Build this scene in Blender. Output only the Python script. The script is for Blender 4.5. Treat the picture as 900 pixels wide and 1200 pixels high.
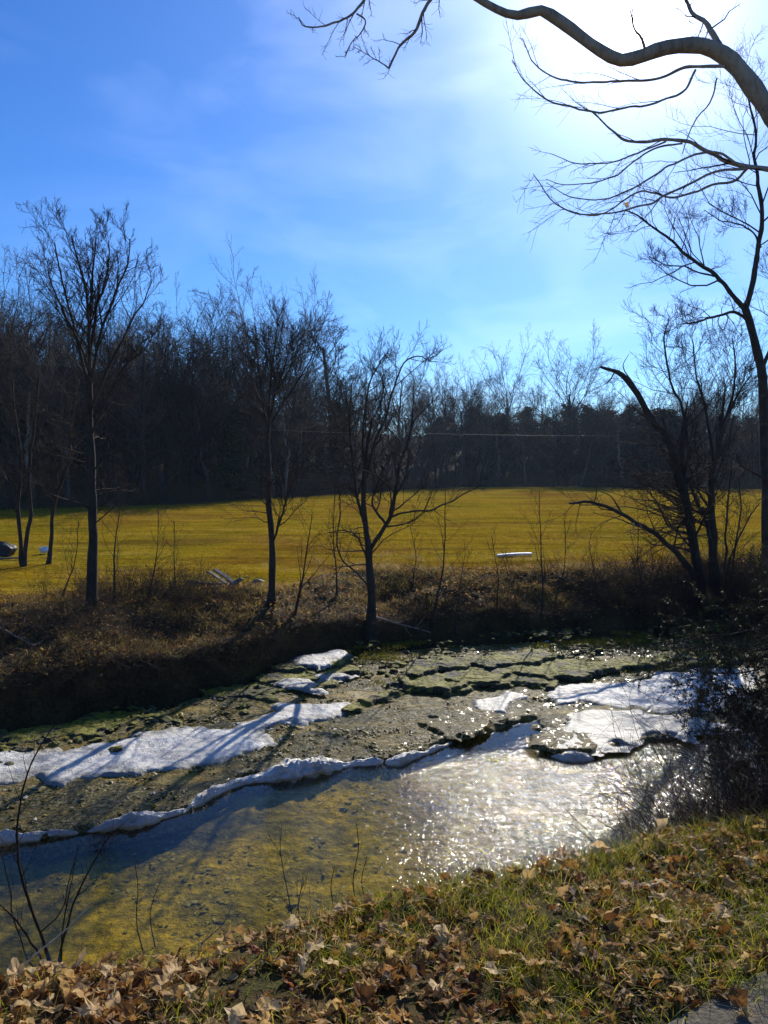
import bpy, math
import numpy as np
from mathutils import Vector

for o in list(bpy.data.objects):
    bpy.data.objects.remove(o)
scene = bpy.context.scene
COL = scene.collection

# ------------------------------------------------------------------ camera
CAMZ = 4.4
PITCH = math.radians(3.42)
FOC = 920.0                                   # focal length in pixels of the 900x1200 photograph
cam_d = bpy.data.cameras.new('camera')
cam = bpy.data.objects.new('camera', cam_d)
COL.objects.link(cam)
cam.location = (0, 0, CAMZ)
cam.rotation_euler = (math.pi / 2 - PITCH, 0, 0)
cam_d.sensor_fit = 'VERTICAL'
cam_d.sensor_height = 24.0
cam_d.lens = 24.0 * FOC / 1200.0
cam_d.clip_end = 5000
cam_d.clip_start = 0.05
scene.camera = cam

# ------------------------------------------------------------------ sun, sky, exposure
def raydir(px, py):
    a = (px - 450.0) / FOC
    b = (600.0 - py) / FOC
    c, s = math.cos(PITCH), math.sin(PITCH)
    v = np.array([a, c + b * s, -s + b * c])
    return v
sd = raydir(745, -12)
sd = sd / np.linalg.norm(sd)
SUN_EL = math.asin(sd[2])
SUN_AZ = math.atan2(sd[0], sd[1])             # clockwise from +Y
sun_d = bpy.data.lights.new('sun', 'SUN')
sun_d.energy = 5.0
sun_d.angle = math.radians(0.5)
sun_d.color = (1.0, 0.93, 0.80)
sun = bpy.data.objects.new('sun', sun_d)
COL.objects.link(sun)
sun.rotation_euler = Vector(sd).to_track_quat('Z', 'Y').to_euler()

world = bpy.data.worlds.new('World')
scene.world = world
world.use_nodes = True
nt = world.node_tree
N, L = nt.nodes, nt.links
N.clear()
wout = N.new('ShaderNodeOutputWorld')
bg = N.new('ShaderNodeBackground')
bg.inputs['Strength'].default_value = 0.10
sky = N.new('ShaderNodeTexSky')
sky.sky_type = 'NISHITA'
sky.sun_disc = False
sky.sun_elevation = SUN_EL
sky.sun_rotation = SUN_AZ
sky.air_density = 1.0
sky.dust_density = 0.15
sky.ozone_density = 2.0
hs = N.new('ShaderNodeHueSaturation')
hs.inputs['Saturation'].default_value = 1.22
hs.inputs['Value'].default_value = 1.0
hs.inputs['Hue'].default_value = 0.498
L.new(sky.outputs[0], hs.inputs['Color'])
tintn = N.new('ShaderNodeMix'); tintn.data_type = 'RGBA'; tintn.blend_type = 'MULTIPLY'
tintn.inputs[0].default_value = 1.0
tintn.inputs[7].default_value = (0.46, 0.76, 1.24, 1)
L.new(hs.outputs[0], tintn.inputs[6])
tc = N.new('ShaderNodeTexCoord')
# aureole of thin cirrus lit around the sun
dot = N.new('ShaderNodeVectorMath'); dot.operation = 'DOT_PRODUCT'
dot.inputs[1].default_value = tuple(sd)
nrm = N.new('ShaderNodeVectorMath'); nrm.operation = 'NORMALIZE'
L.new(tc.outputs['Generated'], nrm.inputs[0])
L.new(nrm.outputs[0], dot.inputs[0])
def wmath(op, a, b, clamp=False):
    n = N.new('ShaderNodeMath'); n.operation = op; n.use_clamp = clamp
    for i, v in enumerate((a, b)):
        if v is None: continue
        if isinstance(v, (int, float)): n.inputs[i].default_value = v
        else: L.new(v, n.inputs[i])
    return n.outputs[0]
dpos = wmath('MAXIMUM', dot.outputs['Value'], 0.0)
g1 = wmath('MULTIPLY', wmath('POWER', dpos, 1300.0), 60.0)
g2 = wmath('MULTIPLY', wmath('POWER', dpos, 100.0), 9.0)
g3 = wmath('MULTIPLY', wmath('POWER', dpos, 14.0), 1.7)
# faint cirrus
mp = N.new('ShaderNodeMapping')
mp.inputs['Rotation'].default_value = (0, 0, 0.5)
mp.inputs['Scale'].default_value = (2.2, 1.2, 6.0)
L.new(nrm.outputs[0], mp.inputs[0])
cn = N.new('ShaderNodeTexNoise'); cn.inputs['Scale'].default_value = 1.7
cn.inputs['Detail'].default_value = 6; cn.inputs['Roughness'].default_value = 0.52
cn.inputs['Distortion'].default_value = 0.6
L.new(mp.outputs[0], cn.inputs['Vector'])
cr = N.new('ShaderNodeMapRange'); cr.inputs[1].default_value = 0.46; cr.inputs[2].default_value = 0.80
L.new(cn.outputs[0], cr.inputs[0])
cirr = wmath('MULTIPLY', cr.outputs[0], 2.4)
near = wmath('ADD', wmath('POWER', dpos, 6.0), 0.12)
cirr = wmath('MULTIPLY', cirr, near)
gsum = wmath('ADD', wmath('ADD', g1, g2), cirr)
gcol = N.new('ShaderNodeVectorMath'); gcol.operation = 'SCALE'
gcol.inputs[0].default_value = (1.0, 0.99, 1.04)
L.new(gsum, gcol.inputs['Scale'])
addc = N.new('ShaderNodeVectorMath'); addc.operation = 'ADD'
L.new(tintn.outputs[2], addc.inputs[0]); L.new(gcol.outputs[0], addc.inputs[1])
g3c = N.new('ShaderNodeVectorMath'); g3c.operation = 'SCALE'; g3c.inputs[0].default_value = (0.80, 0.92, 1.22); L.new(g3, g3c.inputs['Scale'])
add2 = N.new('ShaderNodeVectorMath'); add2.operation = 'ADD'; L.new(addc.outputs[0], add2.inputs[0]); L.new(g3c.outputs[0], add2.inputs[1])
L.new(add2.outputs[0], bg.inputs['Color'])
L.new(bg.outputs[0], wout.inputs['Surface'])

scene.view_settings.view_transform = 'Standard'
scene.view_settings.look = 'None'
scene.view_settings.exposure = 0.22
scene.view_settings.gamma = 1.0
scene.render.engine = 'CYCLES'
scene.cycles.max_bounces = 8
scene.cycles.transparent_max_bounces = 16

# ------------------------------------------------------------------ numeric helpers
rng = np.random.default_rng(11)

def PZ(px, py, z):
    d = raydir(px, py); t = (z - CAMZ) / d[2]
    return np.array([0, 0, CAMZ]) + d * t
def PY(px, py, Y):
    d = raydir(px, py); t = Y / d[1]
    return np.array([0, 0, CAMZ]) + d * t
def world_poly(pts, z):
    return np.array([PZ(x, y, z)[:2] for x, y in pts])

_tab = {}
def vnoise(x, y, scale=1.0, seed=0, octaves=3):
    x = np.asarray(x, float); y = np.asarray(y, float)
    if seed not in _tab: _tab[seed] = np.random.default_rng(1000 + seed).random((256, 256)) * 2 - 1
    T = _tab[seed]; out = 0; amp = 1.0; f = scale
    for o in range(octaves):
        X = x * f + 17.3 * o + 100; Y = y * f + 9.1 * o + 100
        xi = np.floor(X).astype(int); yi = np.floor(Y).astype(int)
        u = X - xi; v = Y - yi; u = u * u * (3 - 2 * u); v = v * v * (3 - 2 * v)
        a = T[xi & 255, yi & 255]; b = T[(xi + 1) & 255, yi & 255]
        c = T[xi & 255, (yi + 1) & 255]; d = T[(xi + 1) & 255, (yi + 1) & 255]
        out = out + amp * ((a * (1 - u) + b * u) * (1 - v) + (c * (1 - u) + d * u) * v)
        amp *= 0.5; f *= 2.03
    return out
def sstep(a, b, x):
    t = np.clip((x - a) / (b - a), 0, 1); return t * t * (3 - 2 * t)

def curve(pts, z, left=None, right=None):
    w = world_poly(pts, z); w = w[np.argsort(w[:, 0])]
    xs, ys = list(w[:, 0]), list(w[:, 1])
    if left: xs.insert(0, left[0]); ys.insert(0, left[1])
    if right: xs.append(right[0]); ys.append(right[1])
    return lambda x: np.interp(x, xs, ys)

ZF = 1.5          # field level; the water lies at 0
ZB = 2.72         # top of the near bank
yA = curve([(-100,1168),(0,1160),(120,1148),(250,1125),(330,1100),(430,1068),(520,1048),(620,1030),(700,1008),(760,990),(830,976),(900,968),(1000,960)], 2.60, (-40, 1.6), (60, 9.0))
def yB(x): return yA(x) + 2.55
yC = curve([(-60,880),(0,862),(100,845),(200,830),(300,803),(360,782),(430,768),(500,762),(600,757),(700,752),(800,750),(900,746)], 0.0, (-80, 6.0), (90, 34.0))
yD = curve([(-60,712),(0,706),(100,703),(200,697),(290,690),(330,694),(380,672),(440,667),(500,672),(600,670),(700,666),(800,662),(900,660)], ZF, (-90, 12.0), (110, 40.0))
yE = curve([(0,598),(100,594),(200,591),(300,585),(400,579),(480,574),(550,571),(700,571),(900,573)], ZF, (-300, 22.0), (400, 95.0))

def H(x, y):
    x = np.asarray(x, float); y = np.asarray(y, float)
    a, b, c, d, e = yA(x), yB(x), yC(x), yD(x), yE(x)
    ztop = ZB - 0.10 * sstep(-1.2, 0, y - a) + 0.035 * vnoise(x, y, 1.4, 1, 4)
    t = np.clip((y - a) / (b - a), 0, 1)
    zs = ztop * (1 - t) + (-0.32) * t + 0.10 * np.sin(t * math.pi) * vnoise(x, y, 1.1, 2, 3)
    bed = -0.26 - 0.14 * vnoise(x, y, 0.35, 3, 2) + 0.03 * vnoise(x, y, 3.0, 4, 3)
    t2 = np.clip((y - c + 0.25) / (d - c + 0.25), 0, 1)
    tw = np.clip((y - c + 0.25) / 0.60, 0, 1); sh = 0.66 - 0.16 * sstep(-2.5, 1.0, x)
    prof = sh * sstep(0, 1, tw) + (1 - sh) * np.clip((t2 - 0.08) / 0.92, 0, 1)
    zbank = -0.30 + (ZF + 0.30) * prof + np.sin(t2 * math.pi) * (0.22 * vnoise(x, y, 0.7, 5, 4) + 0.05 * vnoise(x, y, 4.0, 6, 2))
    fz = sstep(0, 2.0, y - d)
    zfield = ZF + fz * 0.05 * vnoise(x, y, 0.12, 7, 3) + fz * 0.02 * vnoise(x, y, 1.1, 8, 2) * sstep(60, 20, y)
    ang = x / np.maximum(y, 1)
    hh = np.interp(ang, [-0.6, -0.35, -0.1, 0.1, 0.5], [17.0, 14.5, 10.0, 8.0, 8.5])
    zh = hh * sstep(0, 1, (y - e - 3) / 52.0) + 1.0 * vnoise(x, y, 0.05, 9, 3) * sstep(0, 15, y - e)
    z = np.where(y <= a, ztop, np.where(y <= b, zs, bed))
    z = np.where(y > c - 0.25, np.maximum(zbank, bed * (t2 <= 0.02) - 9 * (t2 > 0.02)), z)
    z = np.where(y > d, zfield * 1.0, z)
    # blend the last centimetres of bank with the field
    z = np.where(y > e, zfield + zh, z)
    return z

# ------------------------------------------------------------------ mesh helpers
def mesh_np(name, verts, faces, mats=(), smooth=True, attrs=None):
    """faces: list of (M,k) int arrays"""
    me = bpy.data.meshes.new(name)
    verts = np.ascontiguousarray(verts, np.float32)
    faces = [np.asarray(f, np.int32) for f in faces if len(f)]
    me.vertices.add(len(verts)); me.vertices.foreach_set('co', verts.ravel())
    nl = sum(f.size for f in faces); npoly = sum(len(f) for f in faces)
    me.loops.add(nl); me.loops.foreach_set('vertex_index', np.concatenate([f.ravel() for f in faces]))
    me.polygons.add(npoly)
    tot = np.concatenate([np.full(len(f), f.shape[1], np.int32) for f in faces])
    st = np.concatenate([[0], np.cumsum(tot)[:-1]]).astype(np.int32)
    me.polygons.foreach_set('loop_start', st); me.polygons.foreach_set('loop_total', tot)
    me.polygons.foreach_set('use_smooth', np.full(npoly, smooth, bool))
    if attrs:
        for k, v in attrs.items():
            a = me.attributes.new(k, 'FLOAT', 'POINT'); a.data.foreach_set('value', np.asarray(v, np.float32))
    for m in mats: me.materials.append(m)
    me.update(calc_edges=True)
    return me
def link(name, data, parent=None, loc=None):
    o = bpy.data.objects.new(name, data); COL.objects.link(o)
    if parent is not None: o.parent = parent
    if loc is not None: o.location = loc
    return o
def tag(o, label=None, cat=None, group=None, kind=None):
    if label: o['label'] = label
    if cat: o['category'] = cat
    if group: o['group'] = group
    if kind: o['kind'] = kind
    return o
def grid_faces(nr, nc):
    i = np.arange(nr - 1)[:, None] * nc + np.arange(nc - 1)[None, :]
    return np.stack([i, i + 1, i + nc + 1, i + nc], -1).reshape(-1, 4)

# ------------------------------------------------------------------ materials
def newmat(name):
    m = bpy.data.materials.new(name); m.use_nodes = True
    m.node_tree.nodes.clear(); return m
class NB:
    def __init__(s, m): s.m = m; s.N = m.node_tree.nodes; s.L = m.node_tree.links
    def n(s, t, **kw):
        n = s.N.new(t)
        for k, v in kw.items(): setattr(n, k, v)
        return n
    def set(s, sock, v):
        if hasattr(v, 'is_linked') or isinstance(v, bpy.types.NodeSocket): s.L.new(v, sock)
        else: sock.default_value = v
    def math(s, op, a, b=0.0, clamp=False):
        n = s.n('ShaderNodeMath', operation=op, use_clamp=clamp); s.set(n.inputs[0], a); s.set(n.inputs[1], b); return n.outputs[0]
    def coord(s, scale=(1,1,1)):
        g = s.n('ShaderNodeNewGeometry'); mp = s.n('ShaderNodeMapping'); mp.inputs['Scale'].default_value = scale
        s.L.new(g.outputs['Position'], mp.inputs[0]); return mp.outputs[0]
    def ocoord(s, scale=(1,1,1)):
        g = s.n('ShaderNodeTexCoord'); mp = s.n('ShaderNodeMapping'); mp.inputs['Scale'].default_value = scale
        s.L.new(g.outputs['Object'], mp.inputs[0]); return mp.outputs[0]
    def noise(s, vec, scale, detail=4, rough=0.55, dist=0.0):
        n = s.n('ShaderNodeTexNoise'); s.L.new(vec, n.inputs['Vector'])
        n.inputs['Scale'].default_value = scale; n.inputs['Detail'].default_value = detail
        n.inputs['Roughness'].default_value = rough; n.inputs['Distortion'].default_value = dist
        return n.outputs[0]
    def voro(s, vec, scale, feature='F1', out='Distance'):
        n = s.n('ShaderNodeTexVoronoi', feature=feature); s.L.new(vec, n.inputs['Vector']); n.inputs['Scale'].default_value = scale
        return n.outputs[out]
    def ramp(s, f, stops):
        n = s.n('ShaderNodeValToRGB'); s.L.new(f, n.inputs[0]); e = n.color_ramp.elements
        while len(e) < len(stops): e.new(0.5)
        for i, (p, c) in enumerate(stops): e[i].position = p; e[i].color = (*c, 1)
        return n.outputs[0]
    def rng(s, f, a, b, c=0.0, d=1.0):
        n = s.n('ShaderNodeMapRange'); s.set(n.inputs[0], f)
        for i, v in enumerate((a, b, c, d)): s.set(n.inputs[i + 1], v)
        return n.outputs[0]
    def mix(s, f, a, b, blend='MIX'):
        n = s.n('ShaderNodeMix', data_type='RGBA', blend_type=blend); s.set(n.inputs[0], f)
        s.set(n.inputs[6], a if isinstance(a, bpy.types.NodeSocket) else (*a, 1)); s.set(n.inputs[7], b if isinstance(b, bpy.types.NodeSocket) else (*b, 1)); return n.outputs[2]
    def bump(s, h, strength=0.5, dist=0.05, normal=None):
        n = s.n('ShaderNodeBump'); s.set(n.inputs['Strength'], strength); n.inputs['Distance'].default_value = dist
        s.L.new(h, n.inputs['Height'])
        if normal is not None: s.L.new(normal, n.inputs['Normal'])
        return n.outputs[0]
    def pbr(s, col, rough=0.9, normal=None, spec=0.3, coat=0.0, coat_rough=0.1, link=True):
        p = s.n('ShaderNodeBsdfPrincipled')
        s.set(p.inputs['Base Color'], col if isinstance(col, bpy.types.NodeSocket) else (*col, 1)); s.set(p.inputs['Roughness'], rough)
        s.set(p.inputs['Specular IOR Level'], spec); s.set(p.inputs['Coat Weight'], coat); p.inputs['Coat Roughness'].default_value = coat_rough
        if normal is not None: s.L.new(normal, p.inputs['Normal'])
        if link: s.out(p.outputs[0])
        return p.outputs[0]
    def out(s, sh):
        o = s.n('ShaderNodeOutputMaterial'); s.L.new(sh, o.inputs['Surface'])
    def attr(s, name):
        a = s.n('ShaderNodeAttribute'); a.attribute_name = name; return a.outputs['Fac']
    def rand(s):
        return s.n('ShaderNodeObjectInfo').outputs['Random']
M = {}
def leafy(name, stops, trans=0.45, rough=0.7, use_rand=False, spec=0.25):
    m = newmat(name); b = NB(m)
    f = b.rand() if use_rand else b.attr('tint')
    c = b.ramp(f, stops)
    v = b.noise(b.coord(), 40, 2)
    c = b.mix(b.rng(v, 0.3, 0.7, 0.0, 0.45), c, (0.0, 0.0, 0.0), 'MULTIPLY') if False else b.mix(1.0, c, b.ramp(v, [(0.25, (0.62,0.6,0.58)), (0.7, (1.12,1.1,1.1))]), 'MULTIPLY')
    p = b.pbr(c, rough, spec=spec, link=False)
    t = b.n('ShaderNodeBsdfTranslucent'); b.L.new(c, t.inputs['Color'])
    mx = b.n('ShaderNodeMixShader'); mx.inputs[0].default_value = trans
    b.L.new(p, mx.inputs[1]); b.L.new(t.outputs[0], mx.inputs[2]); b.out(mx.outputs[0])
    M[name] = m; return m
def bark(name, dark, light, scale=1.0):
    m = newmat(name); b = NB(m)
    v = b.coord((1, 1, 0.22))
    n1 = b.noise(v, 34 * scale, 6, 0.7, 0.4); n2 = b.noise(b.coord(), 3.0, 3)
    c = b.ramp(n1, [(0.3, dark), (0.7, light)])
    c = b.mix(b.rng(n2, 0.4, 0.75, 0.0, 0.5), c, tuple(x * 1.5 for x in light))
    b.pbr(c, 0.9, b.bump(n1, 0.8, 0.02), spec=0.2); M[name] = m; return m

bark('bark_grey', (0.018,0.013,0.009), (0.062,0.046,0.034))
bark('bark_pale', (0.26,0.20,0.14), (0.55,0.45,0.34))
bark('bark_limb', (0.13,0.092,0.062), (0.42,0.31,0.22), 0.7)  # tan bark, its colour lightened further for the sun glare veiling the limb
bark('twig_brown', (0.022,0.014,0.010), (0.062,0.042,0.030), 2.0)
def far_bark(name, sets):
    m = newmat(name); b = NB(m); n1 = b.noise(b.coord((1,1,0.3)), 9, 4, 0.7)
    c = b.ramp(b.rand(), sets); c = b.mix(1.0, c, b.ramp(n1, [(0.3,(0.5,0.5,0.5)),(0.7,(1.4,1.4,1.4))]), 'MULTIPLY'); b.pbr(c, 0.85, spec=0.2); M[name] = m
far_bark('twig_far', [(0.0,(0.016,0.012,0.010)),(0.3,(0.050,0.036,0.028)),(0.5,(0.024,0.026,0.022)),(0.75,(0.12,0.090,0.066)),(1.0,(0.020,0.020,0.017))])
far_bark('trunk_far', [(0.0,(0.022,0.018,0.014)),(0.5,(0.055,0.046,0.036)),(0.8,(0.13,0.11,0.09)),(1.0,(0.24,0.21,0.17))])
far_bark('scrub', [(0.0,(0.10,0.065,0.032)),(1.0,(0.12,0.08,0.04))])
bark('dead_wood', (0.06,0.05,0.04), (0.20,0.17,0.14))
leafy('dry_grass', [(0.0,(0.15,0.085,0.022)), (0.35,(0.34,0.23,0.06)), (0.7,(0.48,0.36,0.12)), (1.0,(0.20,0.22,0.03))], 0.5, 0.55)
leafy('dead_roots', [(0.0,(0.030,0.022,0.012)), (0.5,(0.075,0.055,0.022)), (1.0,(0.05,0.055,0.012))], 0.2, 0.8)
leafy('green_grass', [(0.0,(0.58,0.44,0.12)), (0.4,(0.46,0.38,0.03)), (0.75,(0.26,0.29,0.015)), (1.0,(0.09,0.15,0.01))], 0.55, 0.45, spec=0.4)
leafy('field_grass', [(0.0,(0.24,0.13,0.012)), (0.5,(0.42,0.27,0.012)), (1.0,(0.28,0.22,0.008))], 0.5, 0.8, spec=0.05)
leafy('fallen_leaves', [(0.0,(0.05,0.022,0.009)), (0.25,(0.20,0.085,0.022)), (0.6,(0.46,0.25,0.070)), (0.93,(0.74,0.53,0.22)), (1.0,(0.28,0.07,0.02))], 0.42, 0.6)
leafy('single_leaf', [(0.0,(0.06,0.026,0.010)), (0.2,(0.26,0.12,0.034)), (0.5,(0.54,0.33,0.11)), (0.95,(0.78,0.58,0.29)), (1.0,(0.28,0.07,0.02))], 0.42, 0.6, use_rand=True)
leafy('cedar_green', [(0.0,(0.060,0.036,0.014)), (0.5,(0.034,0.040,0.010)), (1.0,(0.045,0.062,0.014))], 0.25, 0.6)
leafy('cedar_far', [(0.0,(0.030,0.028,0.014)), (0.4,(0.020,0.036,0.014)), (1.0,(0.032,0.052,0.018))], 0.15, 0.7)
leafy('moss', [(0.0,(0.06,0.07,0.004)), (0.5,(0.18,0.18,0.008)), (1.0,(0.34,0.30,0.010))], 0.4, 0.6)

def m_field():
    m = newmat('field_turf'); b = NB(m); P = b.coord()
    big = b.noise(P, 0.10, 5, 0.6, 0.6); mid = b.noise(b.coord((0.45, 1.1, 1)), 0.9, 6, 0.72); fine = b.noise(b.coord((0.8, 1, 1)), 6.5, 6, 0.78)
    c = b.ramp(big, [(0.36, (0.250,0.140,0.018)), (0.5, (0.37,0.265,0.018)), (0.62, (0.250,0.208,0.012))])
    c = b.mix(b.rng(mid, 0.50, 0.66, 0.0, 0.65), c, (0.36,0.205,0.006))
    c = b.mix(b.rng(mid, 0.46, 0.34, 0.0, 0.8), c, (0.075,0.055,0.004))
    bare = b.noise(b.coord((0.5, 1.0, 1)), 0.22, 4, 0.6)
    c = b.mix(b.rng(bare, 0.58, 0.70, 0.0, 0.6), c, (0.22,0.115,0.040))
    st = b.noise(b.coord((0.16, 0.9, 1)), 0.8, 5, 0.75, 0.4); c = b.mix(b.rng(st, 0.50, 0.60, 0.0, 0.55), c, (0.13,0.080,0.012)); c = b.mix(b.rng(st, 0.46, 0.36, 0.0, 0.5), c, (0.47,0.33,0.06))
    c = b.mix(1.0, c, b.ramp(fine, [(0.32, (0.42,0.40,0.38)), (0.68, (1.3,1.28,1.25))]), 'MULTIPLY')
    b.pbr(c, 0.95, b.bump(b.math('ADD', fine, b.math('MULTIPLY', mid, 2.5)), 1.0, 0.13), spec=0.0); M['field'] = m
m_field()
def m_soil(name, stops, sc=1.0, bumpd=0.05, extra=None):
    m = newmat(name); b = NB(m); P = b.coord()
    a = b.noise(P, 1.6 * sc, 6, 0.65); f = b.noise(P, 22 * sc, 5, 0.75); v = b.voro(P, 16 * sc)
    c = b.ramp(a, stops)
    c = b.mix(1.0, c, b.ramp(f, [(0.3, (0.4,0.4,0.4)), (0.7, (1.4,1.38,1.3))]), 'MULTIPLY')
    h = b.math('ADD', f, b.math('MULTIPLY', v, 0.8))
    b.pbr(c, 0.95, b.bump(h, 1.0, bumpd), spec=0.15); M[name] = m
m_soil('near_soil', [(0.3,(0.045,0.028,0.014)), (0.5,(0.085,0.060,0.022)), (0.7,(0.075,0.080,0.020))])
m_soil('bank_soil', [(0.3,(0.030,0.022,0.010)), (0.5,(0.075,0.050,0.020)), (0.7,(0.12,0.085,0.028))], 0.9)
m_soil('hill_litter', [(0.3,(0.022,0.018,0.014)), (0.5,(0.045,0.034,0.022)), (0.7,(0.030,0.030,0.016))], 0.3, 0.3)
m_soil('asphalt', [(0.3,(0.10,0.088,0.070)), (0.7,(0.19,0.165,0.125))], 3.0, 0.008)

def m_bed():
    m = newmat('creek_bed_algae'); b = NB(m); P = b.coord()
    a = b.noise(P, 0.9, 6, 0.62, 0.5); s = b.noise(P, 9, 5, 0.7); cr = b.voro(b.coord((1,1.6,1)), 3.2)
    c = b.ramp(a, [(0.34, (0.13,0.10,0.012)), (0.48, (0.33,0.23,0.008)), (0.64, (0.52,0.33,0.004))])
    # bluish dark mid-pool: dimming by deeper water painted into the bed colour
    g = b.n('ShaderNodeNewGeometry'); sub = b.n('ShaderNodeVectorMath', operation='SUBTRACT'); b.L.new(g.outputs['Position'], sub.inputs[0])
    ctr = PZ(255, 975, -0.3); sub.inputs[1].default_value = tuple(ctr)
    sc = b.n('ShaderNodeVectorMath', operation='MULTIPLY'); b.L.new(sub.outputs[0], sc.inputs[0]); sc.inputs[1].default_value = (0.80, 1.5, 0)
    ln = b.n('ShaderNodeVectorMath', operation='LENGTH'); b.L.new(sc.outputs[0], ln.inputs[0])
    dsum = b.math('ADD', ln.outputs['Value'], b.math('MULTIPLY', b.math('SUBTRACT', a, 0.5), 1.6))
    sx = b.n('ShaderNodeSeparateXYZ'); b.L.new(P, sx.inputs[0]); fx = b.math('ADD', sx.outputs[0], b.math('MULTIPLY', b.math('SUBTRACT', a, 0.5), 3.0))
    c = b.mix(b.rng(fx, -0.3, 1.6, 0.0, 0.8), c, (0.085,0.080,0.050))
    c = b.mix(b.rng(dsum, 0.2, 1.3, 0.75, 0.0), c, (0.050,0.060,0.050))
    c = b.mix(1.0, c, b.ramp(s, [(0.32, (0.42,0.42,0.42)), (0.68, (1.35,1.3,1.25))]), 'MULTIPLY')
    h = b.math('ADD', s, b.math('MULTIPLY', cr, 0.6))
    b.pbr(c, 0.9, b.bump(h, 0.8, 0.08), spec=0.1); M['bed'] = m
m_bed()

def m_water():
    m = newmat('water_surface'); b = NB(m)
    rif = b.attr('riffle')
    P = b.coord((1.0, 0.62, 1.0))
    w1 = b.noise(P, 13.0, 3, 0.6, 0.6); w2 = b.noise(P, 32.0, 2, 0.5, 0.4); w3 = b.noise(b.coord((0.7,1,1)), 2.2, 3, 0.5)
    h = b.math('ADD', w1, b.math('MULTIPLY', w2, 0.45))
    h = b.math('ADD', b.math('MULTIPLY', h, b.math('ADD', b.math('MULTIPLY', rif, 0.66), 0.055)), b.math('MULTIPLY', w3, 0.10))
    nrm = b.bump(h, 1.0, 0.045)
    g = b.n('ShaderNodeNewGeometry'); dt = b.n('ShaderNodeVectorMath', operation='DOT_PRODUCT'); b.L.new(nrm, dt.inputs[0]); b.L.new(g.outputs['Incoming'], dt.inputs[1])
    cs = b.math('SUBTRACT', 1.0, b.math('ABSOLUTE', dt.outputs['Value']), True)      # Schlick, the same from above and from below
    frv = b.math('ADD', 0.02, b.math('MULTIPLY', b.math('POWER', cs, 5.0), 0.98))
    gl = b.n('ShaderNodeBsdfGlossy'); gl.inputs['Roughness'].default_value = 0.06; b.L.new(nrm, gl.inputs['Normal'])
    tr = b.n('ShaderNodeBsdfTransparent'); tr.inputs['Color'].default_value = (0.80,0.82,0.70,1)
    mx = b.n('ShaderNodeMixShader'); b.L.new(frv, mx.inputs[0]); b.L.new(tr.outputs[0], mx.inputs[1]); b.L.new(gl.outputs[0], mx.inputs[2])
    b.out(mx.outputs[0]); M['water'] = m
m_water()

def m_shelf():
    m = newmat('wet_bedrock'); b = NB(m)
    P = b.coord((1, 0.75, 1))
    a = b.noise(b.coord((0.8,1.7,1)), 0.85, 6, 0.65, 0.6); f = b.noise(P, 17, 5, 0.72, 0.8); f2 = b.noise(P, 22, 5, 0.75, 0.5)
    bl = b.noise(b.coord((0.6,1.6,1)), 1.5, 4, 0.6); cr = b.noise(b.coord((0.9,2.2,1)), 3.4, 6, 0.7, 0.6)
    c = b.ramp(f2, [(0.38, (0.030,0.025,0.005)), (0.5, (0.16,0.122,0.022)), (0.62, (0.46,0.38,0.17))])
    c = b.mix(b.rng(a, 0.49, 0.57, 0.0, 0.85), c, (0.24,0.155,0.006))
    c = b.mix(b.rng(bl, 0.56, 0.66, 0.0, 0.75), c, (0.055,0.055,0.010))
    c = b.mix(b.rng(cr, 0.58, 0.66, 0.0, 0.55), c, (0.45,0.41,0.31))
    c = b.mix(b.rng(cr, 0.42, 0.34, 0.0, 0.7), c, (0.030,0.028,0.014))
    wet = b.rng(a, 0.54, 0.64, 0.0, 1.0)
    h = b.math('ADD', b.math('MULTIPLY', f, 1.6), b.math('MULTIPLY', f2, 0.7))
    h = b.math('ADD', h, b.math('MULTIPLY', cr, 1.8))
    nrm = b.bump(h, b.math('SUBTRACT', 1.0, b.math('MULTIPLY', wet, 0.6)), 0.06)
    b.pbr(c, b.rng(f2, 0.3, 0.7, 0.30, 0.6), nrm, spec=0.14, coat=0.06, coat_rough=0.12); M['shelf'] = m
m_shelf()
def m_ledge():
    m = newmat('mossy_ledge'); b = NB(m); P = b.coord()
    f = b.noise(P, 14, 5, 0.7); a = b.noise(P, 1.8, 5, 0.6); lay = b.noise(b.coord((0.6,0.6,26)), 2.0, 3)
    c = b.ramp(f, [(0.3, (0.016,0.015,0.010)), (0.7, (0.105,0.092,0.060))])
    g = b.n('ShaderNodeNewGeometry'); sp = b.n('ShaderNodeSeparateXYZ'); b.L.new(g.outputs['Normal'], sp.inputs[0])
    up = b.rng(sp.outputs[2], 0.55, 0.9)
    moss = b.mix(b.rng(f, 0.35, 0.65), (0.035,0.040,0.003), (0.34,0.30,0.008))
    c = b.mix(b.math('MULTIPLY', up, b.rng(a, 0.36, 0.50)), c, moss)
    b.pbr(c, 0.75, b.bump(b.math('ADD', f, lay), 1.0, 0.05), spec=0.35); M['ledge'] = m
m_ledge()
def m_ice(name, c0, c1, rough=0.5, bd=0.03, sss=True):
    m = newmat(name); b = NB(m); P = b.coord()
    a = b.noise(b.coord((0.7,1.6,1)), 1.6, 5, 0.6, 0.5); f = b.noise(P, 30, 4, 0.7); v = b.voro(P, 9)
    c = b.mix(b.rng(a, 0.35, 0.62), c0, c1)
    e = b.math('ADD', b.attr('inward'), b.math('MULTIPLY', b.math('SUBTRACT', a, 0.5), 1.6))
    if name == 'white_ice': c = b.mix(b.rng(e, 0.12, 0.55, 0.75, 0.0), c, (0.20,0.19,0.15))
    c = b.mix(1.0, c, b.ramp(f, [(0.3, (0.72,0.73,0.75)), (0.6, (1.0,1.0,1.0))]), 'MULTIPLY')
    h = b.math('ADD', f, b.math('MULTIPLY', v, 0.7))
    b.pbr(c, rough, b.bump(h, 0.7, bd), spec=0.5); M[name] = m
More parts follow.
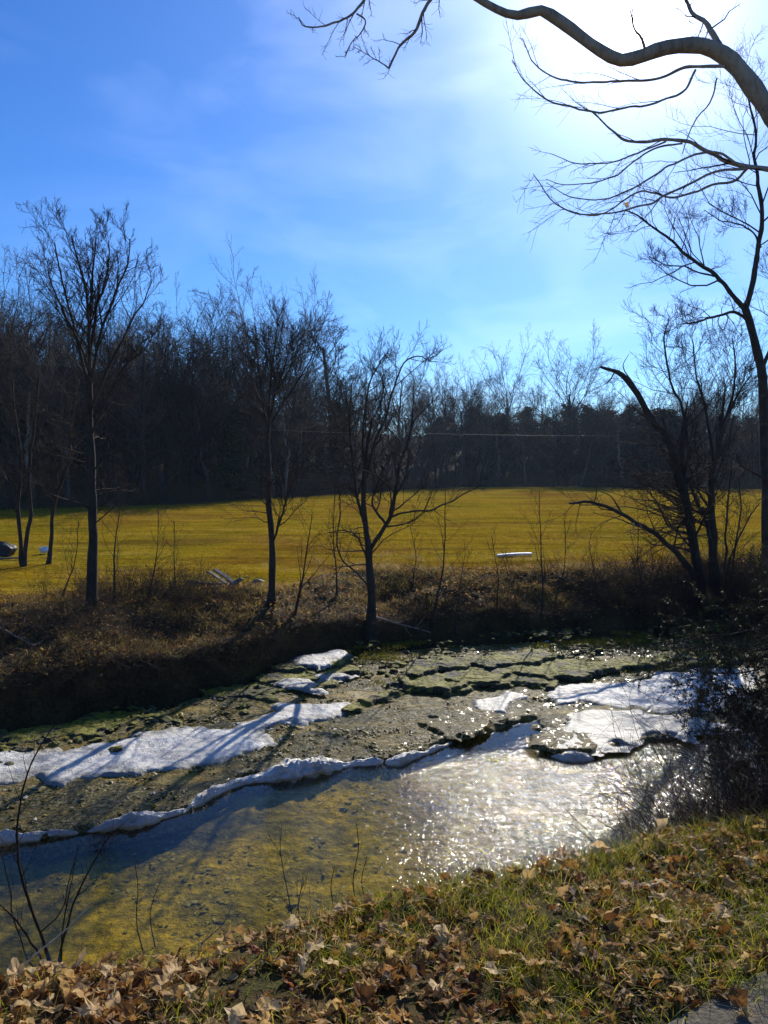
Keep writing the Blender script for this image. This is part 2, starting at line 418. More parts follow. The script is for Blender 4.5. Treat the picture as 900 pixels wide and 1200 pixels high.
m_ice('grey_ice', (0.20,0.19,0.16), (0.50,0.48,0.42), 0.42)
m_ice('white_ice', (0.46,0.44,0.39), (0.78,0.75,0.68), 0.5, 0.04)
def m_plain(name, col, rough=0.6, sc=30):
    m = newmat(name); b = NB(m); f = b.noise(b.coord(), sc, 4)
    c = b.mix(1.0, col, b.ramp(f, [(0.3, (0.7,0.7,0.7)), (0.7, (1.05,1.05,1.05))]), 'MULTIPLY')
    b.pbr(c, rough, b.bump(f, 0.3, 0.01)); M[name] = m
m_plain('white_paint', (0.80,0.80,0.78)); m_plain('old_board', (0.17,0.145,0.11)); m_plain('dark_plastic', (0.03,0.03,0.035)); m_plain('wire_metal', (0.12,0.13,0.14), 0.5)
m_plain('rusty_clay', (0.13,0.055,0.030), 0.8)

# ------------------------------------------------------------------ ground strips
xin = np.arange(-11, 15.01, 0.09)
xl = -11 - np.geomspace(0.15, 520, 55); xr = 15 + np.geomspace(0.15, 520, 55)
XS = np.concatenate([xl[::-1], xin, xr])
def strip(name, y0, y1, rows, mat, power=1.0, label=None):
    t = np.linspace(0, 1, rows)[:, None] ** power
    a, b = y0(XS)[None, :], y1(XS)[None, :]
    Y = a * (1 - t) + b * t; X = np.broadcast_to(XS[None, :], Y.shape)
    # stay consistent across borders by sampling just inside
    Z = H(X, np.clip(Y, a + 1e-4, b - 1e-4))
    v = np.stack([X, Y, Z], -1).reshape(-1, 3)
    me = mesh_np(name, v, [grid_faces(rows, len(XS))], [mat])
    return tag(link(name, me), label, None, None, 'structure')
near_bank = strip('near_bank', lambda x: np.full_like(x, -40.0), lambda x: yB(x), 140, M['near_soil'], 0.55)
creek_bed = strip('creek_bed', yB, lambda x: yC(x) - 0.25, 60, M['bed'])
far_bank = strip('far_bank', lambda x: yC(x) - 0.25, yD, 70, M['bank_soil'])
field = strip('field', yD, yE, 90, M['field'], 1.8)
hill = strip('wooded_hill', yE, lambda x: np.full_like(x, 900.0), 90, M['hill_litter'], 2.2)

# water: one sheet over the whole creek
def sdf(px, py, poly):
    """signed distance, positive inside"""
    d = np.full(px.shape, 1e9); ins = np.zeros(px.shape, bool)
    n = len(poly)
    for i in range(n):
        a = poly[i]; b = poly[(i + 1) % n]; e = b - a
        wx, wy = px - a[0], py - a[1]
        t = np.clip((wx * e[0] + wy * e[1]) / (e @ e + 1e-12), 0, 1)
        d = np.minimum(d, np.hypot(wx - e[0] * t, wy - e[1] * t))
        c = (a[1] > py) != (b[1] > py)
        xi = a[0] + (py - a[1]) / (b[1] - a[1] + 1e-12) * e[0]
        ins ^= c & (px < xi)
    return np.where(ins, d, -d)
wx = np.concatenate([xl[::-1][::3], np.arange(-11, 15.01, 0.14), xr[::3]])
wt = np.linspace(0, 1, 90)[:, None]
wy = (yB(wx) - 0.9)[None, :] * (1 - wt) + (yC(wx) + 0.25)[None, :] * wt
wX = np.broadcast_to(wx[None, :], wy.shape)
R1 = world_poly([(470,905),(540,880),(620,868),(700,888),(790,866),(900,850),(1000,900),(1000,1000),(800,1010),(640,1040),(520,1060),(470,1010),(500,960)], 0)
R2 = world_poly([(330,925),(400,900),(500,880),(620,880),(620,960),(560,1060),(440,1040),(390,980)], 0)
rif = 0.85 * sstep(-0.25, 0.5, sdf(wX, wy, R1) + 0.25 * vnoise(wX, wy, 1.3, 21, 3)) 
rif = np.maximum(rif, 0.34 * sstep(-0.2, 0.5, sdf(wX, wy, R2) + 0.3 * vnoise(wX, wy, 1.1, 22, 3)))
wv = np.stack([wX, wy, np.zeros_like(wy)], -1).reshape(-1, 3)
water = tag(link('creek_water', mesh_np('creek_water', wv, [grid_faces(90, len(wx))], [M['water']], attrs={'riffle': rif.ravel()})), kind='structure')

# ------------------------------------------------------------------ slabs: heightfields inside a wobbly outline
def biggest(f, n):
    lab = np.arange(n)
    for _ in range(400):
        m = lab[f].min(1); new = lab.copy(); np.minimum.at(new, f.ravel(), np.repeat(m, f.shape[1])); new = new[new]
        if (new == lab).all(): break
        lab = new
    fl = lab[f[:, 0]]; u, c = np.unique(fl, return_counts=True); return f[fl == u[c.argmax()]]
def slab(name, polys, z, thick, mat, parent=None, cell=0.04, edge=0.06, wob=0.12, wobs=1.6, bumpy=0.02, bs=3.0, seed=0, zfn=None, world=False):
    W = [p if world else world_poly(p, z) for p in polys]
    allp = np.concatenate(W); lo = allp.min(0) - 0.3; hi = allp.max(0) + 0.3
    xs = np.arange(lo[0], hi[0], cell); ys = np.arange(lo[1], hi[1], cell)
    X, Y = np.meshgrid(xs, ys)
    s = np.full(X.shape, -1e9)
    for p in W: s = np.maximum(s, sdf(X, Y, p))
    s = s + wob * vnoise(X, Y, wobs, 30 + seed, 4)
    k = np.clip(s / edge, -0.2, 1)
    prof = np.where(k < 0, k * 2, np.sqrt(np.clip(1 - (1 - np.clip(k, 0, 1)) ** 2, 0, 1)))
    zt = (zfn(X, Y) if zfn is not None else z)
    Z = zt - thick + (thick + bumpy * vnoise(X, Y, bs, 60 + seed, 4)) * np.maximum(prof, -0.3) - 0.02
    keep = s > -cell * 2.2
    f = grid_faces(*X.shape); f = biggest(f[keep.ravel()[f].all(1)], X.size)
    v = np.stack([X, Y, Z], -1).reshape(-1, 3)
    used = np.unique(f); re = np.full(len(v), -1); re[used] = np.arange(len(used))
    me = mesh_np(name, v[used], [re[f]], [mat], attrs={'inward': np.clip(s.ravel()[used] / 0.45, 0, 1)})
    o = link(name, me, parent); return o

def shelf_z(x, y):
    d = yC(x) - y
    return 0.10 + 0.05 * sstep(4.0, 0.5, d) + 0.0 * x
RIDGE = [(-140,1000),(0,976),(60,972),(100,964),(140,960),(185,950),(225,940),(245,925),(285,908),(330,900),(400,890),(460,886),(500,874),(530,862)]
S1 = RIDGE + [(545,856),(580,852),(610,838),(628,836),(634,850),(634,868),(655,881),(700,881),(735,871),(780,862),(850,851),(1000,842),(1250,810),(1250,735),(900,744),(700,750),(500,760),(360,779),(200,828),(0,858),(-140,885)]
shelf = slab('bedrock_shelf', [S1], 0.10, 0.22, M['shelf'], creek_bed, 0.036, 0.13, 0.07, 2.5, 0.022, 4.5, 1, shelf_z)
# stepped layers of rock against the far bank
LEDGES = [
 ([(205,832),(300,812),(408,800),(410,790),(330,792),(240,808)], 0.18, 0.05),
 ([(300,800),(360,792),(408,786),(404,776),(350,779),(300,788)], 0.24, 0.06),
 ([(330,786),(404,772),(396,764),(345,770)], 0.31, 0.07),
 ([(415,824),(470,815),(545,806),(625,800),(640,791),(600,786),(520,792),(440,806)], 0.185, 0.05),
 ([(470,803),(560,793),(650,788),(720,780),(715,772),(620,774),(520,782),(470,792)], 0.24, 0.06),
 ([(490,784),(600,776),(690,768),(690,760),(600,764),(500,772)], 0.31, 0.07),
 ([(500,842),(560,830),(600,826),(604,836),(575,848),(530,856)], 0.145, 0.04),
 ([(700,786),(800,776),(880,768),(880,760),(790,764),(705,774)], 0.21, 0.06),
 ([(20,866),(100,852),(200,838),(200,828),(100,838),(10,855)], 0.19, 0.05),
 ([(636,852),(680,848),(720,858),(705,874),(660,878),(640,868)], 0.14, 0.04),
]
for i, (p, z, th) in enumerate(LEDGES):
    slab('rock_ledge', [p], z, th, M['shelf' if i in (6, 9) else 'ledge'], creek_bed, 0.026, 0.035, 0.36, 1.5, 0.020, 7.0, 3 + i)

# ice
def shelf_ice(X, Y): return shelf_z(X, Y) + 0.040
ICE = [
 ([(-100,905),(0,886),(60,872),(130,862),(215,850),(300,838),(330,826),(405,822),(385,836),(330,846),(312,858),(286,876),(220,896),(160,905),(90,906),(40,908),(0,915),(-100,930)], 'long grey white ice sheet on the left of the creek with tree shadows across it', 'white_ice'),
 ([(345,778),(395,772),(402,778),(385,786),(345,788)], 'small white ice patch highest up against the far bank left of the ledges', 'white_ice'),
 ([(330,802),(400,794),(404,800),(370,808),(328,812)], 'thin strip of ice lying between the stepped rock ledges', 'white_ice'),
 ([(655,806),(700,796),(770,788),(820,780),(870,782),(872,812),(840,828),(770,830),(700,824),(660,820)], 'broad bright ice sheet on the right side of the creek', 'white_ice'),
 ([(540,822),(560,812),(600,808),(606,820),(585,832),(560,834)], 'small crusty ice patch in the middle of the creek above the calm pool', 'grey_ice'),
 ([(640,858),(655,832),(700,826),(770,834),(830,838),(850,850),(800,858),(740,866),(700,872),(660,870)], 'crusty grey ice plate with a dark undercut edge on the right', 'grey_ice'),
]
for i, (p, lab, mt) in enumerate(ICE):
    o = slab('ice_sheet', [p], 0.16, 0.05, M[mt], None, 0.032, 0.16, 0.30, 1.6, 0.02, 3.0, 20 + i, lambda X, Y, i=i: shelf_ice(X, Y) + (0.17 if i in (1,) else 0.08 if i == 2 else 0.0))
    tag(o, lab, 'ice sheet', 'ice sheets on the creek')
# lumpy frozen rim along the edge of the shelf
def rim(px, z, label, seed, wid):
    w = world_poly(px, 0.05); seg = np.linalg.norm(np.diff(w, axis=0), axis=1); sl = np.r_[0, np.cumsum(seg)]
    m = int(sl[-1] / 0.016); t = np.linspace(0, sl[-1], m); cx = np.interp(t, sl, w[:, 0]); cy = np.interp(t, sl, w[:, 1])
    kk = np.ones(25) / 25; pad = lambda q: np.convolve(np.pad(q, 12, mode='edge'), kk, mode='valid')
    cx, cy = pad(cx), pad(cy); cy = cy - 0.06 + 0.05 * vnoise(t, t * 0, 1.6, seed, 4)
    wd = wid * np.clip(0.80 + 0.8 * vnoise(t, t * 0 + 3, 1.0, seed + 1, 4), 0.28, 1.7) * np.clip(np.minimum(t, sl[-1] - t) / 0.8, 0.02, 1) ** 0.7
    ht = np.clip(np.minimum(t, sl[-1] - t) / 0.5, 0.02, 1) ** 0.5 * np.clip(0.75 + 0.8 * vnoise(t, t * 0 + 9, 2.2, seed + 5, 3), 0.1, 1.3)
    tx, ty = np.gradient(cx), np.gradient(cy); ln = np.hypot(tx, ty) + 1e-9; nx, ny = -ty / ln, tx / ln
    k = 18; a = np.linspace(-0.15, math.pi + 0.15, k)[None, :]
    T = np.broadcast_to(t[:, None], (m, k)); lump = 1 + 0.30 * vnoise(T * 1.0, a * 1.1 + 0 * T, 6.5, seed + 2, 3) + 0.14 * vnoise(T, a + 0 * T, 17.0, seed + 3, 2)
    off = wd[:, None] * np.cos(a) * lump; hz_ = (0.085 * ht[:, None] + 0.48 * wd[:, None]) * np.sign(np.sin(a)) * np.abs(np.sin(a)) ** 0.75 * lump
    v = np.stack([cx[:, None] + nx[:, None] * off, cy[:, None] + ny[:, None] * off, 0.0 + hz_], -1).reshape(-1, 3)
    o = link('ice_ridge', mesh_np('ice_ridge', v, [grid_faces(m, k)], [M['white_ice']], attrs={'inward': np.ones(len(v))})); tag(o, label, 'ice ridge')
rim([(-60,992),(0,978),(50,974),(100,968)], 0.05, 'lumpy white ice rim at the left edge of the creek', 40, 0.11)
rim([(96,969),(160,958),(228,941)], 0.08, 'thin low ice rim between the two lumpy rims on the left', 44, 0.07)
rim([(214,946),(240,930),(285,912),(340,901),(400,892),(455,888)], 0.05, 'long curving white ice rim in the middle above the olive pool', 48, 0.13)
rim([(448,890),(470,886),(500,876),(532,864)], 0.05, 'thick snowy ice rim ending beside the calm grey pool', 52, 0.16)
rim([(640,878),(665,886),(700,886)], 0.06, 'short white ice rim in front of the grey ice plate', 56, 0.09)

# asphalt corner of the road at the bottom right
rp = np.array([PZ(x, y, ZB)[:2] for x, y in ((780,1208),(905,1150))])
rdir = (rp[1] - rp[0]) / np.linalg.norm(rp[1] - rp[0]); rn = np.array([rdir[1], -rdir[0]])
tt = np.linspace(-30, 60, 400)[:, None, None]; ww = np.linspace(0, 6, 50)[None, :, None]
wob = 0.05 * vnoise(tt[..., 0], tt[..., 0] * 0, 3.0, 71, 4)[..., None] * (ww < 0.01)
RP = rp[0] + rdir * tt + rn * (ww + wob)
RZ = H(RP[..., 0], RP[..., 1]) + 0.016
road = tag(link('road', mesh_np('road', np.concatenate([RP, RZ[..., None]], -1).reshape(-1, 3), [grid_faces(400, 50)], [M['asphalt']])), kind='structure')

# ------------------------------------------------------------------ branches
def tubes(P, R, sides, off=0):
    B, n, _ = P.shape
    T = np.gradient(P, axis=1); T /= np.linalg.norm(T, axis=2, keepdims=True) + 1e-9
    mean = T.mean(1); ref = np.zeros((B, 3)); ref[np.arange(B), np.abs(mean).argmin(1)] = 1
    U = np.cross(T, ref[:, None, :]); U /= np.linalg.norm(U, axis=2, keepdims=True) + 1e-9
    V = np.cross(T, U)
    a = np.arange(sides) * 2 * math.pi / sides
    ring = U[:, :, None, :] * np.cos(a)[None, None, :, None] + V[:, :, None, :] * np.sin(a)[None, None, :, None]
    v = (P[:, :, None, :] + ring * R[:, :, None, None]).reshape(-1, 3)
    b = np.arange(B)[:, None, None] * n * sides; i = np.arange(n - 1)[None, :, None] * sides; k = np.arange(sides)[None, None, :]; k2 = (k + 1) % sides
    f = np.stack([b + i + k, b + i + k2, b + i + sides + k2, b + i + sides + k], -1).reshape(-1, 4) + off
    return v, f
def norm(v): return v / (np.linalg.norm(v, axis=-1, keepdims=True) + 1e-9)
def lengths(P): return np.linalg.norm(np.diff(P, axis=1), axis=2).sum(1)
def children(r, P, R, k, t0=0.25, t1=1.0, ang=(25, 55), ratio=0.5, fall=0.5, n=6, up=0.15, wob=0.25, rr=0.62, tip=0.25, rmin=0.002, Lmin=0.0, bias=None, flat=0.0):
    B, m, _ = P.shape
    t = t0 + (t1 - t0) * (np.arange(k)[None, :] + r.random((B, k))) / k
    f = t * (m - 1); i = np.minimum(f.astype(int), m - 2); w = (f - i)[..., None]; bi = np.arange(B)[:, None]
    p0 = P[bi, i] * (1 - w) + P[bi, i + 1] * w
    tg = norm(P[bi, i + 1] - P[bi, i]); rad = R[bi, i] * (1 - w[..., 0]) + R[bi, i + 1] * w[..., 0]
    L = lengths(P)[:, None] * ratio * (1 - fall * t) * r.uniform(0.6, 1.3, (B, k)); L = np.maximum(L, Lmin)
    rnd = norm(r.normal(size=(B, k, 3)) * np.array([1, 1, 1 - flat])); per = norm(rnd - tg * (rnd * tg).sum(-1, keepdims=True))
    if bias is not None: per = norm(per + np.array(bias))
    an = np.radians(r.uniform(ang[0], ang[1], (B, k)))[..., None]
    d = norm(tg * np.cos(an) + per * np.sin(an))
    p0 = p0.reshape(-1, 3); d = d.reshape(-1, 3); L = L.reshape(-1); rad = rad.reshape(-1)
    K = len(p0); out = np.zeros((K, n, 3)); out[:, 0] = p0; st = (L / (n - 1))[:, None]
    for j in range(1, n):
        d = norm(d + r.normal(size=(K, 3)) * wob + np.array([0, 0, up])); out[:, j] = out[:, j - 1] + d * st
    r0 = np.maximum(rad * rr * r.uniform(0.7, 1.0, K), rmin); tt = np.linspace(0, 1, n)[None, :]
    RR = np.maximum(r0[:, None] * (1 - (1 - tip) * tt), rmin * (1 - 0.4 * tt))
    return out, RR
def resample(P, R, n, r=None, wob=0.0):
    P = np.asarray(P, float); R = np.asarray(R, float)
    # Catmull-Rom through the traced points
    Q = np.vstack([2 * P[0] - P[1], P, 2 * P[-1] - P[-2]]); m = len(P) - 1
    seg = np.linalg.norm(np.diff(P, axis=0), axis=1); s = np.r_[0, np.cumsum(seg)] / seg.sum()
    u = np.linspace(0, 1, n); i = np.clip(np.searchsorted(s, u, side='right') - 1, 0, m - 1); t = ((u - s[i]) / (s[i + 1] - s[i] + 1e-9))[:, None]
    a, b, c, d = Q[i], Q[i + 1], Q[i + 2], Q[i + 3]
    out = 0.5 * (2 * b + (c - a) * t + (2 * a - 5 * b + 4 * c - d) * t ** 2 + (3 * b - a - 3 * c + d) * t ** 3)
    if r is not None and wob:
        L = seg.sum(); sd_ = int(r.integers(0, 200)); ww = np.sin(np.clip(u, 0, 1) * math.pi)[:, None] ** 0.5
        for ax in range(3): out[:, ax] += ww[:, 0] * wob * L * vnoise(u * 7, u * 0 + sd_ + 11.7 * ax, 1.0, 300, 3)
    return out[None], np.interp(u, s, R)[None]
def build_tubes(name, sets, mat, parent=None, smooth=True):
    vs, fs, off = [], [], 0
    for P, R, sd_ in sets:
        v, f = tubes(P, R, sd_, off); vs.append(v); fs.append(f); off += len(v)
    me = mesh_np(name, np.concatenate(vs), fs, [mat], smooth)
    return link(name, me, parent) if parent is not False else me

def trace(pts, Y0, Y1=None, w=None, base=None):
    """pixel points at a distance -> world polyline and radii"""
    n = len(pts); Ys = np.linspace(Y0, Y0 if Y1 is None else Y1, n)
    P = np.array([PY(x, y, Y) for (x, y), Y in zip(pts, Ys)])
    W = np.interp(np.linspace(0, 1, n), np.linspace(0, 1, len(w)), w) * (0.80 if w[0] < 8 else 0.84)
    R = W / 2 * Ys / FOC
    if base is not None: P[0] = base
    return P, R

def root_at(px, py, z=None):
    """world point where a pixel meets the ground surface"""
    d = raydir(px, py)
    t = np.linspace(1.5, 400, 12000); X = d[0] * t; Yv = d[1] * t; Z = CAMZ + d[2] * t
    g = Z < H(X, Yv); i = np.argmax(g)
    return np.array([X[i], Yv[i], H(X[i], Yv[i])])

def key_tree(name, label, cat, base_px, limbs, twigspec, seed, mat='bark_grey', tmat='twig_brown', group=None, sides=9, Y=None, depth=0.0):
    """limbs: list of dict(p=pixels, w=widths, dy=end offset in depth); first one is the trunk"""
    r = np.random.default_rng(seed); b = root_at(*base_px) if Y is None else None
    if b is None:
        q = PY(base_px[0], base_px[1], Y); b = q
    Yb = b[1]; e = link(name, None); e.location = tuple(b); tag(e, label, cat, group)
    O = b
    built = []
    for i, lm in enumerate(limbs):
        y0 = Yb + lm.get('y0', 0.0); y1 = y0 + lm.get('dy', 0.0)
        P, R = trace(lm['p'], y0, y1, lm['w'])
        n = max(8, int(len(lm['p']) * 5))
        P, R = resample(P, R, n, r, 0.004 if i == 0 else 0.010); R = R * (1 + 0.10 * vnoise(np.arange(n) * 0.9, np.full(n, i + seed * 3.0), 1.0, 310, 2))[None]
        if i == 0:
            P[0, 0] = b; fl = np.exp(-np.linspace(0, 1, n) * n / 2.0); R = R * (1 + 0.35 * fl)[None]
            P = np.concatenate([P[:, :1] - np.array([0, 0, 0.25]), P], 1); R = np.concatenate([R[:, :1] * 1.2, R], 1)
        built.append((P, R))
        build_tubes('trunk' if i == 0 or lm.get('trunk') else 'branch', [(P - O, R, sides)], M[mat], e)
    sets = []
    for k, (li, levels) in enumerate(twigspec):
        src = [built[j] for j in li]
        # resample all sources to equal counts
        cur = [(np.concatenate([resample(p[0], q[0], 24)[0] for p, q in src]), np.concatenate([resample(p[0], q[0], 24)[1] for p, q in src]))]
        P, R = cur[0]
        for lv in levels:
            P, R = children(r, P, R, **lv['g']); sets.append((P - O, R, lv.get('s', 3)))
    if sets:
        tw = build_tubes('twigs', sets, M[tmat], e); tag(tw, kind='stuff')
    return e

# ---- key trees ----
TW_FINE = lambda k, L=0.3: dict(g=dict(k=k, ratio=L, n=4, wob=0.22, ang=(25,60), up=0.10, rmin=0.0035, t0=0.15), s=3)
def lv(k, ratio, n=6, s=4, **kw):
    g = dict(k=k, ratio=ratio, n=n); g.update(kw); return dict(g=g, s=s)

key_tree('vase_crowned_tree', 'tallest bare tree on the far bank at left, straight trunk and vase shaped crown', 'tree', (107,712), [
    dict(p=[(107,712),(108,640),(107,560),(106,500),(106,440),(104,400)], w=[15,13,11,9,7,3]),
    dict(p=[(106,470),(98,430),(86,380),(76,340),(66,298),(64,284)], w=[5,3,1.6], dy=0.6),
    dict(p=[(105,430),(104,370),(98,330),(88,295),(84,276)], w=[5,3,1.5], dy=-0.7),
    dict(p=[(105,420),(112,370),(122,330),(128,300),(127,282)], w=[5,3,1.4], dy=0.4),
    dict(p=[(106,450),(116,400),(134,350),(150,310),(152,280)], w=[5,3,1.4], dy=-0.5),
    dict(p=[(107,480),(122,440),(142,400),(162,365),(178,330)], w=[5,3,1.3], dy=0.5),
    dict(p=[(107,510),(124,470),(146,430),(170,410)], w=[4,2.5,1.2], dy=-0.5),
    dict(p=[(106,440),(92,400),(74,366),(58,325),(56,305)], w=[4,2.5,1.2], dy=-0.3),
    dict(p=[(104,400),(106,350),(110,310),(112,280)], w=[5,3,1.3], dy=0.2)],
    [([1,2,3,4,5,6,7,8], [lv(13, 0.50, 7, 4, ang=(18,45), up=0.10, wob=0.12, rmin=0.006, t0=0.12), lv(9, 0.45, 5, 3, ang=(22,55), up=0.06, wob=0.16, rmin=0.0045), lv(6, 0.6, 4, 3, ang=(25,60), rmin=0.0036, wob=0.2)]),
     ([0], [lv(22, 0.30, 8, 4, t0=0.32, t1=0.95, ang=(50,95), fall=0.4, up=0.03, wob=0.16, rr=0.22, rmin=0.006), lv(7, 0.45, 5, 3, ang=(25,60), up=0.0, rmin=0.004), lv(4, 0.5, 4, 3, rmin=0.003)])], 1)
key_tree('slender_tree', 'slender straight bare tree on the far bank beside the heap of boards', 'tree', (318,706), [
    dict(p=[(318,706),(319,650),(316,600),(314,550),(314,500),(317,450),(320,420)], w=[10,9,8,7,6,3,1.2]),
    dict(p=[(315,510),(306,460),(302,430),(300,402)], w=[3.5,2,1.2], dy=0.5),
    dict(p=[(316,490),(326,450),(336,420),(342,392)], w=[3.5,2,1.2], dy=-0.5),
    dict(p=[(315,500),(335,470),(352,440),(366,415),(372,392)], w=[3.5,2,1.2], dy=0.4),
    dict(p=[(318,440),(321,410),(325,385),(324,372)], w=[3,2,1.0], dy=0.0),
    dict(p=[(318,640),(328,610),(340,575),(350,548)], w=[3.5,2.5,1.2], dy=-0.4)],
    [([1,2,3,4,5], [lv(14, 0.62, 6, 4, ang=(18,55), up=0.08, wob=0.14, rmin=0.006, t0=0.12), lv(8, 0.5, 5, 3, rmin=0.0045, wob=0.16), lv(6, 0.6, 4, 3, rmin=0.0036)]),
     ([0], [lv(20, 0.22, 7, 4, t0=0.35, t1=1.0, ang=(40,85), fall=0.3, up=0.04, rr=0.25, rmin=0.005), lv(7, 0.45, 5, 3, rmin=0.004), lv(4, 0.5, 4, 3, rmin=0.003)])], 2)
key_tree('forked_tree', 'forked bare tree on the water edge in the middle, with dense twiggy crown', 'tree', (434,744), [
    dict(p=[(434,744),(435,700),(433,660),(429,620),(427,580),(430,530),(436,490)], w=[15,12,11,8,7,5,3]),
    dict(p=[(433,645),(446,622),(458,604),(463,578),(470,540),(482,500),(484,460)], w=[7,6,5.5,4.5,3,1.5], dy=-0.6),
    dict(p=[(428,620),(418,580),(414,540),(410,500),(412,450)], w=[5,4,3,1.5], dy=0.5),
    dict(p=[(457,606),(475,600),(500,598),(525,590),(545,578),(562,570)], w=[3.2,2.6,1.2], dy=-0.5),
    dict(p=[(432,660),(420,632),(405,622),(385,624)], w=[3,2,1.2], dy=-0.4),
    dict(p=[(430,560),(440,520),(456,470),(470,430),(490,418),(505,424)], w=[4,2.6,1.2], dy=0.4),
    dict(p=[(428,560),(424,510),(430,460),(445,425),(455,412)], w=[4,2.6,1.2], dy=-0.3),
    dict(p=[(434,690),(420,672),(404,660),(394,640),(398,600),(396,560)], w=[3,2.4,1.5], dy=0.3),
    dict(p=[(452,614),(436,590),(445,560),(460,530)], w=[4,3,1.5], dy=0.6)],
    [([1,2,5,6,8], [lv(14, 0.50, 7, 4, ang=(25,65), up=0.04, wob=0.2, rmin=0.006, t0=0.15), lv(10, 0.5, 5, 3, rmin=0.0045, wob=0.22, ang=(25,65)), lv(5, 0.6, 4, 3, rmin=0.0036)]),
     ([3,4,7], [lv(9, 0.35, 6, 4, ang=(30,70), up=0.03, wob=0.22, rr=0.5, rmin=0.005), lv(5, 0.5, 4, 3, rmin=0.0035)]),
     ([0], [lv(26, 0.26, 7, 4, t0=0.35, t1=1.0, ang=(45,90), fall=0.2, up=0.02, rr=0.25, wob=0.2, rmin=0.005), lv(7, 0.45, 5, 3, rmin=0.004), lv(3, 0.5, 4, 3, rmin=0.003)])], 3)
key_tree('multi_stemmed_tree', 'clump of dark leaning stems on the far bank at right with a snapped top', 'tree', (832,692), [
    dict(p=[(826,692),(815,650),(806,600),(801,560),(800,510),(806,470)], w=[16,13,11,9,6,1.5]),
    dict(p=[(838,692),(836,650),(834,600),(836,560),(846,500),(850,450)], w=[15,12,10,8,5,1.5], trunk=True, dy=0.4),
    dict(p=[(822,690),(813,620),(798,560),(781,515),(764,487),(750,468),(736,449),(723,436),(704,430)], w=[10,10,10,9,9,8.5,8,6,3.5], trunk=True, dy=-0.5),
    dict(p=[(818,684),(798,655),(772,630),(740,608),(712,595),(690,588),(667,590)], w=[9,8,7,5.5,5,4,3], dy=-0.8),
    dict(p=[(834,640),(826,605),(815,585),(808,560)], w=[7,5,3], dy=0.3),
    dict(p=[(850,690),(850,640),(852,590),(858,540)], w=[4,3,2], dy=-0.3),
    dict(p=[(846,690),(858,650),(876,610),(890,590)], w=[3,2.4,1.4], dy=0.2),
    dict(p=[(856,690),(862,640),(868,600),(866,560)], w=[3,2.4,1.4], dy=-0.4),
    dict(p=[(806,520),(800,480),(784,440),(778,400),(784,372)], w=[5,3,1.4], dy=0.6),
    dict(p=[(836,540),(826,480),(816,440),(812,400)], w=[5,3,1.4], dy=-0.2),
    dict(p=[(842,520),(856,470),(862,430),(858,396)], w=[5,3,1.4], dy=0.3),
    dict(p=[(846,500),(866,460),(880,440)], w=[4,2.6,1.2], dy=-0.4),
    dict(p=[(728,600),(716,582),(704,576)], w=[2.5,1.8,1.0], dy=0.1),
    dict(p=[(722,434),(714,446),(706,452)], w=[2.4,1.8,1.0], dy=0.1),
    dict(p=[(740,446),(730,430),(737,415)], w=[2,1.4,0.8], dy=0.1)],
    [([8,9,10,11,0,1], [lv(18, 0.52, 7, 4, ang=(20,65), up=0.08, wob=0.2, rr=0.4, rmin=0.006, t0=0.25), lv(9, 0.5, 5, 3, rmin=0.0045, wob=0.2), lv(6, 0.6, 4, 3, rmin=0.0036)]),
     ([0,1,2], [lv(30, 0.40, 6, 4, ang=(50,95), up=-0.02, t1=0.65, wob=0.22, rr=0.25, rmin=0.005, bias=(-0.8,0,0)), lv(7, 0.45, 5, 3, rmin=0.004, up=0.0), lv(3, 0.5, 4, 3, rmin=0.003)]),
     ([3,4,5,6,7], [lv(14, 0.40, 6, 4, ang=(30,75), up=0.05, rr=0.4, rmin=0.005), lv(9, 0.5, 4, 3, rmin=0.0038)])], 4)
key_tree('edge_tree', 'tall bare tree at the right edge of the picture with forked upper trunk', 'tree', (899,668), [
    dict(p=[(899,668),(898,600),(896,520),(893,450),(886,405),(873,361)], w=[14,13,13,13,11,10]),
    dict(p=[(873,363),(884,325),(891,292),(894,260),(891,225),(888,193),(884,150),(872,100),(860,60)], w=[8,7,6,5,4,2,1.2], dy=-1.5),
    dict(p=[(873,363),(856,342),(838,323),(818,308),(797,290),(772,272),(744,252),(730,246)], w=[7,6,4.5,3,1.2], dy=-1.2),
    dict(p=[(880,380),(862,366),(838,371),(815,378),(796,380)], w=[4.5,4,3,1.5], dy=-0.6),
    dict(p=[(896,560),(880,552),(868,545),(862,530)], w=[5,4,2], dy=-0.5),
    dict(p=[(840,324),(820,320),(800,312),(780,310),(760,300)], w=[3,2,1.0], dy=0.7),
    dict(p=[(892,290),(880,270),(862,262),(845,258),(825,246)], w=[3,2,1.0], dy=-0.7),
    dict(p=[(890,440),(905,400),(915,350),(912,300)], w=[6,4,2], dy=0.8)],
    [([1,2,3,5,6,7], [lv(19, 0.50, 7, 4, ang=(30,70), up=0.04, wob=0.22, rmin=0.006, rr=0.45), lv(9, 0.5, 5, 3, rmin=0.0042, wob=0.24), lv(5, 0.6, 4, 3, rmin=0.0032, wob=0.25)]),
     ([4], [lv(8, 0.5, 5, 3, rmin=0.005)])], 5)

